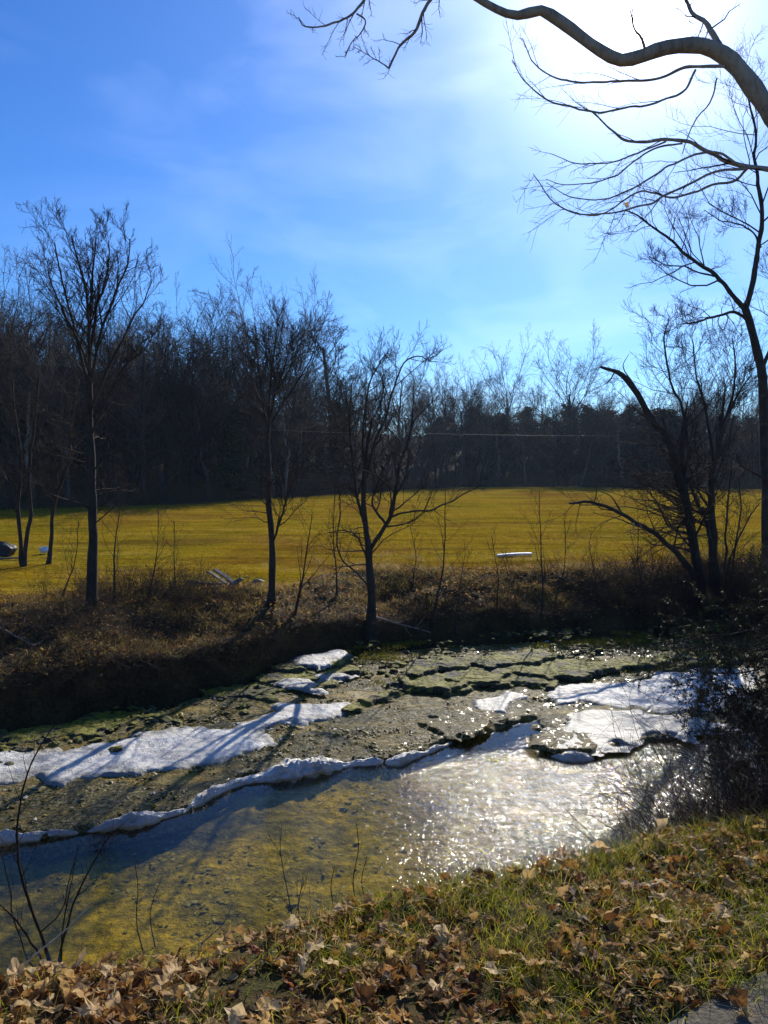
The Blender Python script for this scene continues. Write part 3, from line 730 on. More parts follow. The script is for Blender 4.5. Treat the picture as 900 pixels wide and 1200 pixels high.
# ---- the overhanging limb of a tree standing to the right of the view ----
YO = 7.0
key_tree('overhanging_tree', 'thick pale limb of a near tree arching over the top right corner under the sun', 'tree', (1230,930), [
    dict(p=[(1230,930),(1215,700),(1180,480),(1110,330),(1010,220),(940,168),(900,124),(862,75),(836,58),(813,53),(775,56),(745,66),(722,69),(695,54),(663,28),(632,8),(610,14),(590,12),(558,-4),(520,-30),(470,-60)], w=[74,66,58,46,36,29,25,24,20,21,18.5,19,16.5,17.5,14.5,15,13,12,10,9,6,4], dy=0.0),
    dict(p=[(845,58),(836,40),(826,26),(812,16),(800,-10)], w=[9,7,5,4], dy=0.3),
    dict(p=[(757,62),(752,45),(744,34),(738,10)], w=[4,3,2], dy=-0.3),
    dict(p=[(850,78),(820,78),(800,80),(775,90),(735,97),(700,97),(670,94),(645,88),(625,70),(612,45)], w=[4.5,4,3,2.4,1.2], dy=0.7),
    dict(p=[(815,82),(804,105),(785,114),(745,126),(700,130),(668,126),(640,116),(615,95),(600,70)], w=[3.2,3,2.4,1.2], dy=-0.5),
    dict(p=[(1000,212),(940,200),(900,196),(880,196),(848,190),(835,178),(815,166),(790,164),(760,166),(735,164),(718,154),(704,140),(695,130)], w=[9,7,6,5.5,5,4,3.4,2.4,1.2], dy=0.4),
    dict(p=[(880,196),(850,200),(820,208),(790,222),(765,235),(735,246),(700,250),(670,248),(648,236),(632,212),(625,204)], w=[4,3.4,2.6,2,1.0], dy=-0.9),
    dict(p=[(875,198),(862,212),(838,216),(815,224),(790,232),(765,226),(745,226),(710,248),(690,252),(660,245)], w=[4,3.2,2.4,1.0], dy=0.8),
    dict(p=[(870,196),(845,180),(815,180),(785,195),(760,210),(735,225),(700,234),(665,228),(640,214)], w=[3.6,3,2.2,1.0], dy=-0.3),
    dict(p=[(800,168),(770,174),(745,188),(720,205),(690,215),(660,216),(640,210)], w=[2.8,2,1.0], dy=0.5),
    dict(p=[(780,166),(755,176),(725,188),(700,192),(670,190),(645,180)], w=[2.6,2,1.0], dy=-0.6),
    dict(p=[(560,-6),(530,-30),(508,-5),(498,12),(488,35),(470,52),(462,66),(456,80)], w=[7,5,5,4,3.2,2.4], dy=0.2),
    dict(p=[(490,-45),(440,-20),(425,2),(416,16),(404,22),(388,28),(372,32),(356,30),(350,20)], w=[5,4,3,2.4,1.4], dy=-0.4),
    dict(p=[(418,16),(428,24),(424,38),(412,50),(404,66)], w=[2.4,1.8,1], dy=0.2),
    dict(p=[(456,80),(444,72),(430,64),(415,55)], w=[2.2,1.4,0.8], dy=0.2),
    dict(p=[(840,92),(832,120),(815,140),(806,160),(800,180)], w=[2.4,1.8,1], dy=-0.3)],
    [([3,4,5,6,7,8,9,10], [lv(9, 0.20, 8, 4, ang=(20,60), up=-0.01, wob=0.09, fall=0.2, rr=0.5, rmin=0.0022, bias=(-0.5,0,-0.3)), lv(5, 0.5, 6, 3, rmin=0.0015, wob=0.13, up=0.02)]),
     ([11,12,13,14], [lv(10, 0.30, 7, 4, ang=(30,70), up=-0.03, wob=0.14, rr=0.5, rmin=0.0024, t0=0.25), lv(6, 0.5, 5, 3, rmin=0.0017)]),
     ([1,2], [lv(7, 0.8, 6, 4, ang=(30,70), up=0.03, rr=0.4, rmin=0.003), lv(4, 0.5, 5, 3, rmin=0.0018)])], 6, mat='bark_limb', tmat='bark_grey', Y=YO, sides=12)

# ---- saplings and small trees: base pixel, top pixel, width ----
SAP = [
 ((345,722),(366,600),4.2,'crooked sapling just right of the slender tree'),
 ((505,736),(522,575),4.2,'lone sapling right of the forked tree, on the bank'),
 ((533,745),(545,650),2.4,'short thin sapling left of the white board'),
 ((583,722),(576,628),2.6,'thin sapling in front of the white board'),
 ((635,722),(632,575),3.6,'upright sapling right of the white board'),
 ((650,712),(662,610),2.4,'small whip sapling beside the upright sapling on the right'),
 ((484,690),(480,612),2.0,'faint thin sapling on the field edge right of the forked tree'),
 ((134,700),(142,585),4.0,'twisted sapling leaning right beside the tallest tree'),
 ((72,700),(92,610),2.6,'thin leaning sapling just left of the tallest tree'),
 ((395,700),(393,560),3.0,'thin curving sapling left of the forked tree'),
 ((176,690),(186,600),2.4,'whip sapling rising from the brush pile at left'),
 ((206,690),(204,612),2.2,'short whip at the right of the brush pile'),
 ((612,735),(590,655),2.2,'low leaning whip under the white board'),
 ((700,712),(690,640),2.4,'low bushy sapling left of the stem clump'),
 ((760,716),(748,610),3.2,'bushy sapling against the stem clump at right'),
]
for i, (b, t, w, lab) in enumerate(SAP):
    r = np.random.default_rng(200 + i); mid = ((b[0] + t[0]) / 2 + r.uniform(-7, 7), (b[1] + t[1]) / 2)
    key_tree('sapling', lab, 'sapling', b, [dict(p=[b, ((b[0] + mid[0]) / 2 + r.uniform(-2, 2), (b[1] + mid[1]) / 2), mid, t], w=[w, w * .8, w * .5, 0.9], dy=r.uniform(-.4, .4))],
             [([0], [lv(11, 0.42, 6, 4, t0=0.25, ang=(20,55), up=0.10, rr=0.5, wob=0.18, rmin=0.004), lv(5, 0.5, 4, 3, rmin=0.0032)])], 300 + i, group='saplings along the far bank', tmat='twig_brown', sides=6)
key_tree('twin_trunk_tree', 'pair of close grey trunks standing on the field at far left', 'tree', (27,664), [
    dict(p=[(25,664),(24,630),(22,590),(24,540),(18,490),(14,440)], w=[7,6,5.5,5,3.5,2]),
    dict(p=[(29,663),(32,630),(35,590),(34,540),(40,490),(46,440)], w=[7,6,5.5,5,3.5,2], trunk=True)],
    [([0,1], [lv(18, 0.28, 7, 4, t0=0.3, ang=(30,70), rr=0.4, rmin=0.008), lv(7, 0.5, 5, 3, rmin=0.006), lv(4, 0.5, 4, 3, rmin=0.005)])], 31)
key_tree('leaning_tree', 'single slim trunk on the field left of the tallest tree with a white bag behind', 'tree', (57,661), [
    dict(p=[(57,661),(60,630),(62,600),(70,570),(80,540),(84,500),(88,460)], w=[6,5.5,5,4,3,1.6])],
    [([0], [lv(20, 0.28, 7, 4, t0=0.3, ang=(30,75), rr=0.4, rmin=0.008), lv(7, 0.5, 5, 3, rmin=0.006), lv(4, 0.5, 4, 3, rmin=0.005)])], 32)

# ------------------------------------------------------------------ the woods
def wood_variant(seed, shape):
    """unit-height bare tree standing at the origin; returns trunk mesh and crown mesh"""
    r = np.random.default_rng(seed)
    lean = r.uniform(-0.06, 0.06, 2); n = 10; t = np.linspace(0, 1, n)
    top = 0.62 if shape == 'round' else 0.85 if shape == 'tall' else 0.5
    P = np.stack([lean[0] * t + 0.012 * np.cumsum(r.normal(size=n)) * 0.6, lean[1] * t, t * top - 0.03], -1)[None]
    R = (0.0135 * (1 - 0.62 * t))[None]
    tm = build_tubes('trunk', [(P, R, 6)], M['trunk_far'], False)
    if shape == 'round':
        L1 = children(r, P, R, k=13, t0=0.40, ang=(20,50), ratio=0.80, fall=0.25, n=8, up=0.06, wob=0.12, rr=0.55, rmin=0.0016)
    elif shape == 'tall':
        L1 = children(r, P, R, k=17, t0=0.32, ang=(28,58), ratio=0.42, fall=0.45, n=7, up=0.16, wob=0.13, rr=0.5, rmin=0.0014)
    else:
        L1 = children(r, P, R, k=14, t0=0.15, ang=(20,60), ratio=0.95, fall=0.3, n=8, up=0.12, wob=0.14, rr=0.6, rmin=0.0016)
    L2 = children(r, *L1, k=8, t0=0.2, ang=(20,50), ratio=0.48, n=5, up=0.06, wob=0.15, rr=0.6, rmin=0.0010)
    L3 = children(r, *L2, k=7, t0=0.15, ang=(20,55), ratio=0.55, n=4, up=0.04, wob=0.18, rr=0.6, rmin=0.0006)
    L4 = children(r, *L3, k=4, t0=0.2, ang=(20,55), ratio=0.6, n=3, up=0.02, wob=0.2, rr=0.6, rmin=0.0005)
    cm = build_tubes('crown', [(L1[0], L1[1], 4), (L2[0], L2[1], 3), (L3[0], L3[1], 3), (L4[0], L4[1], 3)], M['twig_far'], False)
    zt = np.percentile(np.concatenate([L3[0][..., 2].ravel(), L4[0][..., 2].ravel()]), 97.5)
    return tm, cm, zt
VAR = {'round': [wood_variant(500 + i, 'round') for i in range(4)], 'tall': [wood_variant(520 + i, 'tall') for i in range(4)], 'low': [wood_variant(540 + i, 'low') for i in range(3)]}
def plant_wood(name, label, group, kind, vi, px, ytop, dist_beyond, rot, widen=1.0):
    """px: picture column, ytop: picture row its top reaches"""
    a = (px - 450) / FOC
    y = 60.0
    for _ in range(12): y = float(yE(a * y)) + dist_beyond
    x = a * y; z = float(H(x, y)); d = raydir(px, ytop); ztop = CAMZ + d[2] * y / d[1]
    tm, cm, zt = VAR[kind][vi % len(VAR[kind])]; hgt = max(3.0, (ztop - z)) / zt
    e = link(name, None, None, (x, y, z)); tag(e, label, 'tree', group); e.rotation_euler = (0, 0, rot); e.scale = (hgt * widen, hgt * widen, hgt)
    link('trunk', tm, e); link('crown', cm, e); return e
FEAT = [
 (-18,285,4,'round',1.0,'tall bare tree cut by the left edge of the picture rising above the wood'),
 (22,318,8,'round',1.0,'bare tree behind the left edge with a broad top'),
 (48,356,14,'low',1.1,'lower bushy bare tree between the left edge and the tallest tree'),
 (150,372,10,'round',1.0,'bare tree half hidden behind the tallest tree'),
 (196,362,12,'tall',1.3,'narrow bare tree where the left wood begins to drop'),
 (232,352,9,'round',1.0,'bare tree with a limb leaning out left of the two high crowns'),
 (280,326,8,'round',0.8,'left one of the two high open crowns rising above the wood'),
 (322,338,9,'round',0.85,'right one of the two high open crowns rising above the wood'),
 (352,352,8,'round',1.0,'rounded bare crown stepping down behind the slender tree'),
 (388,374,10,'tall',1.6,'bare tree standing between the slender tree and the forked tree'),
 (415,425,8,'low',1.1,'low bushy crown left of the forked tree top'),
 (515,440,10,'low',1.2,'low bare crown just right of the forked tree top'),
 (545,430,14,'round',1.0,'small rounded bare crown on the skyline near the picture centre'),
 (573,446,12,'low',1.0,'smallest bare crown on the skyline right of centre'),
 (600,406,16,'round',0.8,'narrow bare crown just left of the big round skyline crown'),
 (632,444,16,'round',0.9,'modest bare crown tucked against the big round skyline crown'),
 (672,398,14,'round',1.3,'big round fan shaped crown highest on the skyline right of centre'),
 (712,444,18,'round',1.0,'bare crown behind the snapped trunk tip'),
 (752,446,14,'low',1.1,'low bare crown between the snapped trunk and the stem clump'),
 (800,452,10,'low',1.2,'bushy bare crown behind the stem clump'),
 (842,446,12,'round',1.0,'bare crown on the skyline left of the right edge tree'),
 (884,440,10,'low',1.2,'bare crown on the skyline behind the right edge tree'),
]
for i, (px, yt, db, kd, wd, lab) in enumerate(FEAT):
    plant_wood('bare_tree', lab, 'tall trees on the skyline', kd, i, px, yt, db, i * 1.7, wd)
px_ = [-80, 0, 60, 130, 200, 260, 320, 360, 400, 450, 520, 600, 700, 780, 860, 1000]
ty_ = [318, 335, 352, 362, 374, 372, 384, 404, 430, 440, 446, 454, 456, 460, 458, 456]
def fill(label, group, n, a, b, d0, d1, seed, drop):
    r = np.random.default_rng(seed)
    for i in range(n):
        px = a + (b - a) * (i + r.random()) / n; yt = float(np.interp(px, px_, ty_)) + r.uniform(*drop)
        plant_wood('bare_tree', label, group, ['round', 'tall', 'low', 'low'][r.integers(4)], int(r.integers(4)), px, yt, r.uniform(d0, d1), r.uniform(0, 6.28), r.uniform(0.95, 1.4))
fill('bare grey brown tree in the front row of the left hillside wood', 'trees in the left hillside wood', 46, -90, 420, 1.0, 14, 61, (0, 90))
fill('bare grey brown tree deeper in the left hillside wood', 'trees deep in the left hillside wood', 44, -90, 420, 14, 42, 62, (-14, 55))
fill('bare dark tree in the low wood beyond the field, right of the forked tree', 'trees in the low wood beyond the field', 46, 420, 1000, 1.0, 16, 63, (0, 60))
fill('bare dark tree at the back of the low wood beyond the field', 'trees at the back of the low wood', 36, 420, 1000, 16, 46, 64, (-12, 34))

# dark cedars in the wood
def foliage_faces(r, C, S, k, flat=0.4):
    """k small quads round every centre C with spread S"""
    n = len(C); c = np.repeat(C, k, 0) + r.normal(size=(n * k, 3)) * np.repeat(S, k, 0)[:, None] * np.array([1, 1, flat])
    return c
def cards(r, c, size, droop=0.0):
    n = len(c); a = norm(r.normal(size=(n, 3)) + np.array([0, 0, -droop])); b = norm(np.cross(a, r.normal(size=(n, 3))))
    s = size * r.uniform(0.6, 1.4, n)[:, None]
    v = np.stack([c - a * s, c + b * s * 0.35, c + a * s, c - b * s * 0.35], 1).reshape(-1, 3)
    return v, np.arange(n * 4).reshape(-1, 4)
def cedar_variant(seed, dens=4200):
    r = np.random.default_rng(seed); t = np.linspace(0, 1, 8)
    P = np.stack([0.01 * r.normal(size=8), 0.01 * r.normal(size=8), t - 0.02], -1)[None]; R = (0.02 * (1 - 0.9 * t))[None]
    tm = build_tubes('trunk', [(P, R, 6)], M['bark_grey'], False)
    L1 = children(r, P, R, k=42, t0=0.08, t1=0.98, ang=(50,80), ratio=0.30, fall=0.80, n=5, up=0.10, wob=0.08, rr=0.4, rmin=0.002)
    tt = r.random((len(L1[0]), 22)); idx = tt * 4; i = np.minimum(idx.astype(int), 3); w = (idx - i)[..., None]; bi = np.arange(len(L1[0]))[:, None]
    C = (L1[0][bi, i] * (1 - w) + L1[0][bi, i + 1] * w).reshape(-1, 3)
    c = np.repeat(C, 5, 0) + r.normal(size=(len(C) * 5, 3)) * 0.022
    v, f = cards(r, c, 0.020); tn = np.repeat(r.random(len(c)), 4)
    vb, fb = tubes(L1[0], L1[1], 3)
    me = mesh_np('crown', np.vstack([v, vb]), [f, fb + len(v)], [M['cedar_far']], True, {'tint': np.r_[tn, np.zeros(len(vb))]})
    return tm, me
CED = [cedar_variant(700 + i) for i in range(3)]
def plant_cedar(px, ytop, db, i, label, group, wide=1.0):
    a = (px - 450) / FOC; y = 60.0
    for _ in range(12): y = float(yE(a * y)) + db
    x = a * y; z = float(H(x, y)); d = raydir(px, ytop); hgt = max(2.0, CAMZ + d[2] * y / d[1] - z)
    e = link('cedar_tree', None, None, (x, y, z)); tag(e, label, 'cedar', group); e.rotation_euler = (0, 0, i * 2.1); e.scale = (hgt * wide, hgt * wide, hgt)
    tm, cm = CED[i % 3]; link('trunk', tm, e); link('crown', cm, e)
r = np.random.default_rng(71)
for i in range(46):
    px = 500 + 480 * (i + r.random()) / 46
    plant_cedar(px, r.uniform(474, 496) if px > 540 else r.uniform(488, 515), r.uniform(12, 40), i, 'dark evergreen in the dense mass beyond the field at right', 'evergreens beyond the field', r.uniform(1.5, 2.2))
plant_cedar(272, 478, 1.5, 1, 'dark bluish cedar at the field edge left of the slender tree', 'cedars on the left hillside', 1.3)
for i in range(12):
    px = -40 + 440 * (i + r.random()) / 12
    plant_cedar(px, r.uniform(470, 520), r.uniform(8, 30), i, 'dark cedar among the bare trees of the left hillside', 'cedars on the left hillside', 1.3)

# undergrowth along the field edge and through the wood: nobody could count it
def thicket(name, label, X, Y, hgt, mat, seed, k=5, n=6, lean=0.5, rr=0.006, sub=5, rmin=0.004, up=0.0):
    r = np.random.default_rng(seed); Z = H(X, Y); B = len(X)
    p0 = np.repeat(np.stack([X, Y, Z - 0.03], -1), k, 0); K = len(p0); p0[:, :2] += r.normal(size=(K, 2)) * 0.10
    hh = np.repeat(hgt, k) * r.uniform(0.4, 1.2, K); d = norm(np.stack([r.normal(size=K) * lean, r.normal(size=K) * lean, np.ones(K)], -1))
    P = np.zeros((K, n, 3)); P[:, 0] = p0; st = (hh / (n - 1))[:, None]; side = norm(np.stack([r.normal(size=K), r.normal(size=K), np.zeros(K)], -1))
    for j in range(1, n):
        d = norm(d + r.normal(size=(K, 3)) * 0.16 + side * 0.16 * lean + np.array([0, 0, up - 0.10 * lean])); P[:, j] = P[:, j - 1] + d * st
    R = (rr * np.repeat(hgt, k))[:, None] * np.linspace(1, 0.35, n)[None, :]; R = np.maximum(R, rmin)
    sets = [(P, R, 3)]
    if sub: 
        C = children(r, P, R, k=sub, t0=0.25, ang=(25,65), ratio=0.45, n=4, wob=0.2, up=0.02, rmin=rmin * 0.7); sets.append((C[0], C[1], 3))
    o = build_tubes(name, sets, M[mat]); tag(o, label, None, None, 'stuff'); o['category'] = 'undergrowth'; return o
r = np.random.default_rng(81)
n = 2600; ang = r.uniform(-0.62, 0.62, n); yy = np.full(n, 60.0)
for _ in range(12): yy = yE(ang * yy) + 0 * yy
yy = yy + r.exponential(9.0, n) - 2.2 * r.random(n); xx = ang * yy
thicket('undergrowth', 'brown brush and bare scrub along the foot of the woods', xx, yy, r.uniform(0.8, 3.4, n) * sstep(-2.0, 5.0, yy - yE(xx)) + 0.5, 'scrub', 82, k=5, lean=0.45, rr=0.006, sub=5, rmin=0.010)

# ------------------------------------------------------------------ grass and leaves
def blades(name, P0, h, w, tint, mat, seed, droop=0.6, label=None, parent=None, lean=0.35, cat='grass'):
    r = np.random.default_rng(seed); n = len(P0); az = r.uniform(0, 2 * math.pi, n)
    dirh = np.stack([np.cos(az), np.sin(az), np.zeros(n)], -1); az2 = r.uniform(0, 2 * math.pi, n)
    side = np.stack([np.cos(az2), np.sin(az2), np.zeros(n)], -1); ln = np.abs(r.normal(size=n)) * lean; dr = droop * r.uniform(0.2, 1.2, n)
    ts = [0, 0.4, 0.75, 1.0]; V = []
    for i, t in enumerate(ts):
        c = P0 + dirh * (h * (ln * t + dr * t * t))[:, None] + np.array([0, 0, 1.0]) * (h * (t - 0.45 * dr * t * t))[:, None]
        ww = (w * (1 - t * 0.75))[:, None]
        if i < 3: V += [c - side * ww, c + side * ww]
        else: V += [c]
    v = np.stack(V, 1).reshape(-1, 3); b = np.arange(n)[:, None] * 7
    q = np.concatenate([b + np.array([0, 1, 3, 2]), b + np.array([2, 3, 5, 4])]); t3 = b + np.array([4, 5, 6])
    me = mesh_np(name, v, [q, t3], [mat], True, {'tint': np.repeat(tint, 7)})
    o = link(name, me, parent); tag(o, label, None, None, 'stuff')
    if parent is None: o['category'] = cat
    return o
def scatter(r, n, xr_, y0f, y1f, pw=1.0, dens=None):
    x = r.uniform(xr_[0], xr_[1], n); t = r.random(n) ** pw; y = y0f(x) * (1 - t) + y1f(x) * t
    if dens is not None:
        k = r.random(n) < dens(x, y); x, y = x[k], y[k]
    return x, y

# leaf templates
def leaf_template(seed):
    r = np.random.default_rng(seed); lob = r.choice([3, 5]); m = 15; th = np.linspace(-math.pi * 0.93, math.pi * 0.93, m)
    rad = 0.52 + (0.03 if seed % 3 == 0 else 0.13) * np.cos(th * lob * 1.0) + 0.12 * np.cos(th) + r.normal(size=m) * 0.05
    x = np.cos(th) * rad * 1.15; y = np.sin(th) * rad * r.uniform(0.55, 0.95); c1, c2 = r.uniform(-0.3, 1.5), r.uniform(-0.8, 0.9)
    z = c1 * y ** 2 * 1.2 + c2 * x ** 2 + r.normal(size=m) * 0.07 + 0.12 * np.sin(3 * th)
    v = np.vstack([[[0, 0, 0]], np.stack([x, y, z], -1), [[-0.95, 0.03, 0.12], [-0.95, -0.03, 0.12]]])
    mid = np.stack([x * 0.5, y * 0.5, z * 0.22 + 0.03 * r.normal(size=m)], -1); k0 = len(v); v = np.vstack([v, mid])
    tri = [[0, k0 + i, k0 + i + 1] for i in range(m - 1)] + [[0, m + 1, m + 2]]
    quad = [[k0 + i, 1 + i, 2 + i, k0 + i + 1] for i in range(m - 1)]
    return v, np.array(tri), np.array(quad)
LT = [leaf_template(900 + i) for i in range(10)]
def rotmats(r, n, tilt):
    az = r.uniform(0, 2 * math.pi, n); ax = r.uniform(0, 2 * math.pi, n); tl = np.abs(r.normal(size=n)) * tilt
    ca, sa = np.cos(az), np.sin(az); Rz = np.zeros((n, 3, 3)); Rz[:, 0, 0] = ca; Rz[:, 0, 1] = -sa; Rz[:, 1, 0] = sa; Rz[:, 1, 1] = ca; Rz[:, 2, 2] = 1
    k = np.stack([np.cos(ax), np.sin(ax), np.zeros(n)], -1); K = np.zeros((n, 3, 3)); K[:, 0, 2] = k[:, 1]; K[:, 1, 2] = -k[:, 0]; K[:, 2, 0] = -k[:, 1]; K[:, 2, 1] = k[:, 0]
    s = np.sin(tl)[:, None, None]; c = (1 - np.cos(tl))[:, None, None]
    return (np.eye(3)[None] + s * K + c * (K @ K)) @ Rz
def litter(name, x, y, size, seed, tilt, label, lift=0.02, parent=None, mat='fallen_leaves'):
    r = np.random.default_rng(seed); n = len(x); Rm = rotmats(r, n, tilt); pos = np.stack([x, y, H(x, y) + lift * r.random(n) + size * 0.12], -1)
    ti = r.integers(0, len(LT), n); vs, tr, qd, tn, off = [], [], [], [], 0; tint = r.random(n)
    for k, (tv, tt_, tq) in enumerate(LT):
        ii = np.where(ti == k)[0]
        if not len(ii): continue
        v = np.einsum('nij,kj->nki', Rm[ii], tv) * size[ii][:, None, None] + pos[ii][:, None, :]
        vs.append(v.reshape(-1, 3)); b = (np.arange(len(ii)) * len(tv))[:, None, None] + off
        tr.append((b + tt_).reshape(-1, 3)); qd.append((b + tq).reshape(-1, 4)); tn.append(np.repeat(tint[ii], len(tv))); off += len(ii) * len(tv)
    me = mesh_np(name, np.concatenate(vs), [np.concatenate(tr), np.concatenate(qd)], [M[mat]], False, {'tint': np.concatenate(tn)})
    o = link(name, me, parent); tag(o, label, None, None, 'stuff')
    if parent is None: o['category'] = 'leaves'
    return o

# near bank: leaf litter, single leaves, grass
r = np.random.default_rng(91)
XR = (-2.6, 3.6)
onroad = lambda x, y: ((x - rp[0][0]) * rn[0] + (y - rp[0][1]) * rn[1]) > 0.0
dl = lambda x, y: (1 - 0.9 * onroad(x, y)) * np.clip(0.92 + 0.9 * vnoise(x, y, 2.1, 91, 3) + 0.35 * sstep(0.0, -1.2, x) - 0.30 * sstep(1.0, 2.2, x) * sstep(2.6, 3.4, y), 0.2, 1)
x, y = scatter(r, 9500, XR, lambda x: 0 * x + 1.5, lambda x: yA(x) + 0.35, 1.0, dl)
litter('leaf_litter', x, y, r.uniform(0.018, 0.058, len(x)), 92, 0.7, 'brown curled fallen leaves matted over the near bank', 0.03)
x, y = scatter(r, 2600, (-6, 7), lambda x: yA(x) + 0.1, lambda x: yA(x) + 2.0, 1.6)
litter('leaf_litter', x, y, r.uniform(0.03, 0.06, len(x)), 93, 0.5, 'brown fallen leaves sliding down the near bank towards the creek', 0.03)
# the largest single leaves, each its own object
LM = [mesh_np('leaf', tv, [tt_, tq], [M['single_leaf']], False) for tv, tt_, tq in LT]
x, y = scatter(r, 900, (-2.3, 3.2), lambda x: 0 * x + 1.9, lambda x: yA(x) + 0.15, 0.9, dl)
x, y = x[:290], y[:290]; sz = r.uniform(0.042, 0.070, len(x)); Rm = rotmats(r, len(x), 0.6)
from mathutils import Matrix
for i in range(len(x)):
    o = link('leaf', LM[i % len(LM)], near_bank)
    mt = Matrix(Rm[i].tolist()).to_4x4() @ Matrix.Scale(float(sz[i]), 4); mt.translation = (x[i], y[i], float(H(x[i], y[i])) + 0.035 + 0.3 * sz[i]); o.matrix_local = mt
# grass tufts
def tufts(r, n, xr_, y0f, y1f, per, spread, dens=None, pw=1.0):
    cx, cy = scatter(r, n, xr_, y0f, y1f, pw, dens); x = np.repeat(cx, per) + r.normal(size=len(cx) * per) * spread; y = np.repeat(cy, per) + r.normal(size=len(cx) * per) * spread
    return x, y, np.repeat(r.random(len(cx)), per)
gd = lambda x, y: (1 - 0.97 * onroad(x, y)) * np.clip(0.50 - 0.12 * sstep(0.0, -1.2, x) + 1.1 * vnoise(x, y, 1.7, 95, 3) + 0.5 * sstep(0.6, 1.8, x), 0.05, 1)
x, y, tv = tufts(r, 3200, XR, lambda x: 0 * x + 1.5, lambda x: yA(x) + 0.25, 26, 0.045, gd)
n = len(x); g = np.clip(tv * 0.85 + 0.30 * r.random(n), 0, 1)
blades('grass', np.stack([x, y, H(x, y)], -1), r.uniform(0.03, 0.11, n), r.uniform(0.0010, 0.0024, n), g, M['green_grass'], 96, 0.9, 'green and straw grass growing through the leaves on the near bank')
x, y = scatter(r, 3000, (-4, 5), lambda x: yA(x) - 0.3, lambda x: yA(x) + 1.0, 1.0); n = len(x)
blades('dry_grass', np.stack([x, y, H(x, y)], -1), r.uniform(0.05, 0.20, n), r.uniform(0.0008, 0.002, n), r.random(n) * 0.75, M['dry_grass'], 97, 0.7, 'dry straw grass along the lip of the near bank')

# far bank: tussocks, litter, bramble
bd = lambda x, y: np.clip(0.45 + 1.6 * vnoise(x, y, 0.9, 98, 3) - 0.10 * sstep(-0.5, -2.5, x), 0.06, 1)
x, y, tv = tufts(r, 3400, (-10.5, 15), lambda x: yC(x) + 0.35, lambda x: yD(x) + 0.6, 18, 0.10, bd); n = len(x)
blades('dry_grass', np.stack([x, y, H(x, y) - 0.01], -1), r.uniform(0.07, 0.24, n), r.uniform(0.003, 0.006, n), np.clip(tv * 0.8 + 0.25 * r.random(n) - 0.05, 0, 1), M['dry_grass'], 99, 0.9, 'brown and straw tussocks hanging on the far bank')
x, y = scatter(r, 13000, (-10.5, 15), lambda x: yC(x) + 0.2, lambda x: yD(x) + 1.0, 1.0)
litter('leaf_litter', x, y, r.uniform(0.03, 0.07, len(x)), 101, 0.6, 'brown fallen leaves caught on the far bank', 0.06)
x, y = scatter(r, 1700, (-10.5, 15), lambda x: yC(x) + 0.15, lambda x: yD(x) + 0.3, 1.0, bd)
thicket('bramble', 'tangled bare bramble stems over the far bank', x, y, r.uniform(0.15, 0.55, len(x)), 'twig_brown', 102, k=4, n=7, lean=0.9, rr=0.004, sub=4, rmin=0.003)
# denser brush piles: left beside the tall tree, and at the right under the stem clump
def at_px(px, py, sx, sy, n, r):
    c = root_at(px, py); return c[0] + r.normal(size=n) * sx, c[1] + r.normal(size=n) * sy
for (px, py, sx, sy, cnt, hg, lab) in [(160, 700, 1.0, 0.6, 120, 0.95, 'grey tangle of bare brush beside the tallest tree'), (232, 698, 0.5, 0.4, 40, 0.9, 'low arching brush left of the heap of boards'),
        (810, 708, 1.7, 0.7, 330, 1.25, 'dark tangled brush around the feet of the stem clump'), (890, 725, 1.3, 1.0, 300, 1.7, 'high dark brush at the right edge on the far bank'), (20, 745, 1.6, 0.6, 130, 0.9, 'dark hanging brush on the left far bank')]:
    x, y = at_px(px, py, sx, sy, cnt, r); thicket('brush', lab, x, y, r.uniform(0.5, 1.0, cnt) * hg, 'twig_brown', 103 + px, k=6, n=7, lean=0.7, rr=0.004, sub=6, rmin=0.0032)
# field grass near the edge, thinning with distance
x, y = scatter(r, 100000, (-30, 34), lambda x: yD(x) - 0.9, lambda x: yD(x) + 48, 2.3); k = np.abs(x) < y * 0.56 + 1; x, y = x[k], y[k]; n = len(x)
sc = np.clip(y / 20, 1, 2.2)
blades('field_grass', np.stack([x, y, H(x, y)], -1), r.uniform(0.02, 0.07, n) * sc, r.uniform(0.004, 0.009, n) * sc, np.clip(0.5 + 0.8 * vnoise(x * 0.5, y, 0.4, 105, 3) + 0.2 * r.normal(size=n), 0, 1), M['field_grass'], 106, 0.8, 'short golden olive grass over the near part of the field')
x, y, tv = tufts(r, 900, (-11, 16), lambda x: yD(x) - 0.2, lambda x: yD(x) + 5.0, 18, 0.10, lambda x, y: np.clip(0.3 + 1.4 * vnoise(x, y, 0.7, 150, 3), 0, 1) , 2.4); n = len(x)
blades('dry_grass', np.stack([x, y, H(x, y)], -1), r.uniform(0.07, 0.26, n), r.uniform(0.003, 0.006, n), np.clip(tv * 0.7 + 0.2 * r.random(n), 0, 1), M['dry_grass'], 107, 0.7, 'taller dry grass fringing the field edge')
x, y = scatter(r, 4200, (-11, 16), lambda x: yD(x) + 0.5, lambda x: yD(x) + 9.0, 1.7, lambda x, y: np.clip(0.35 + 1.3 * vnoise(x, y, 0.5, 151, 3), 0, 1))
litter('leaf_litter', x, y, r.uniform(0.03, 0.06, len(x)), 152, 0.5, 'scattered brown leaves blown onto the near edge of the field', 0.04)
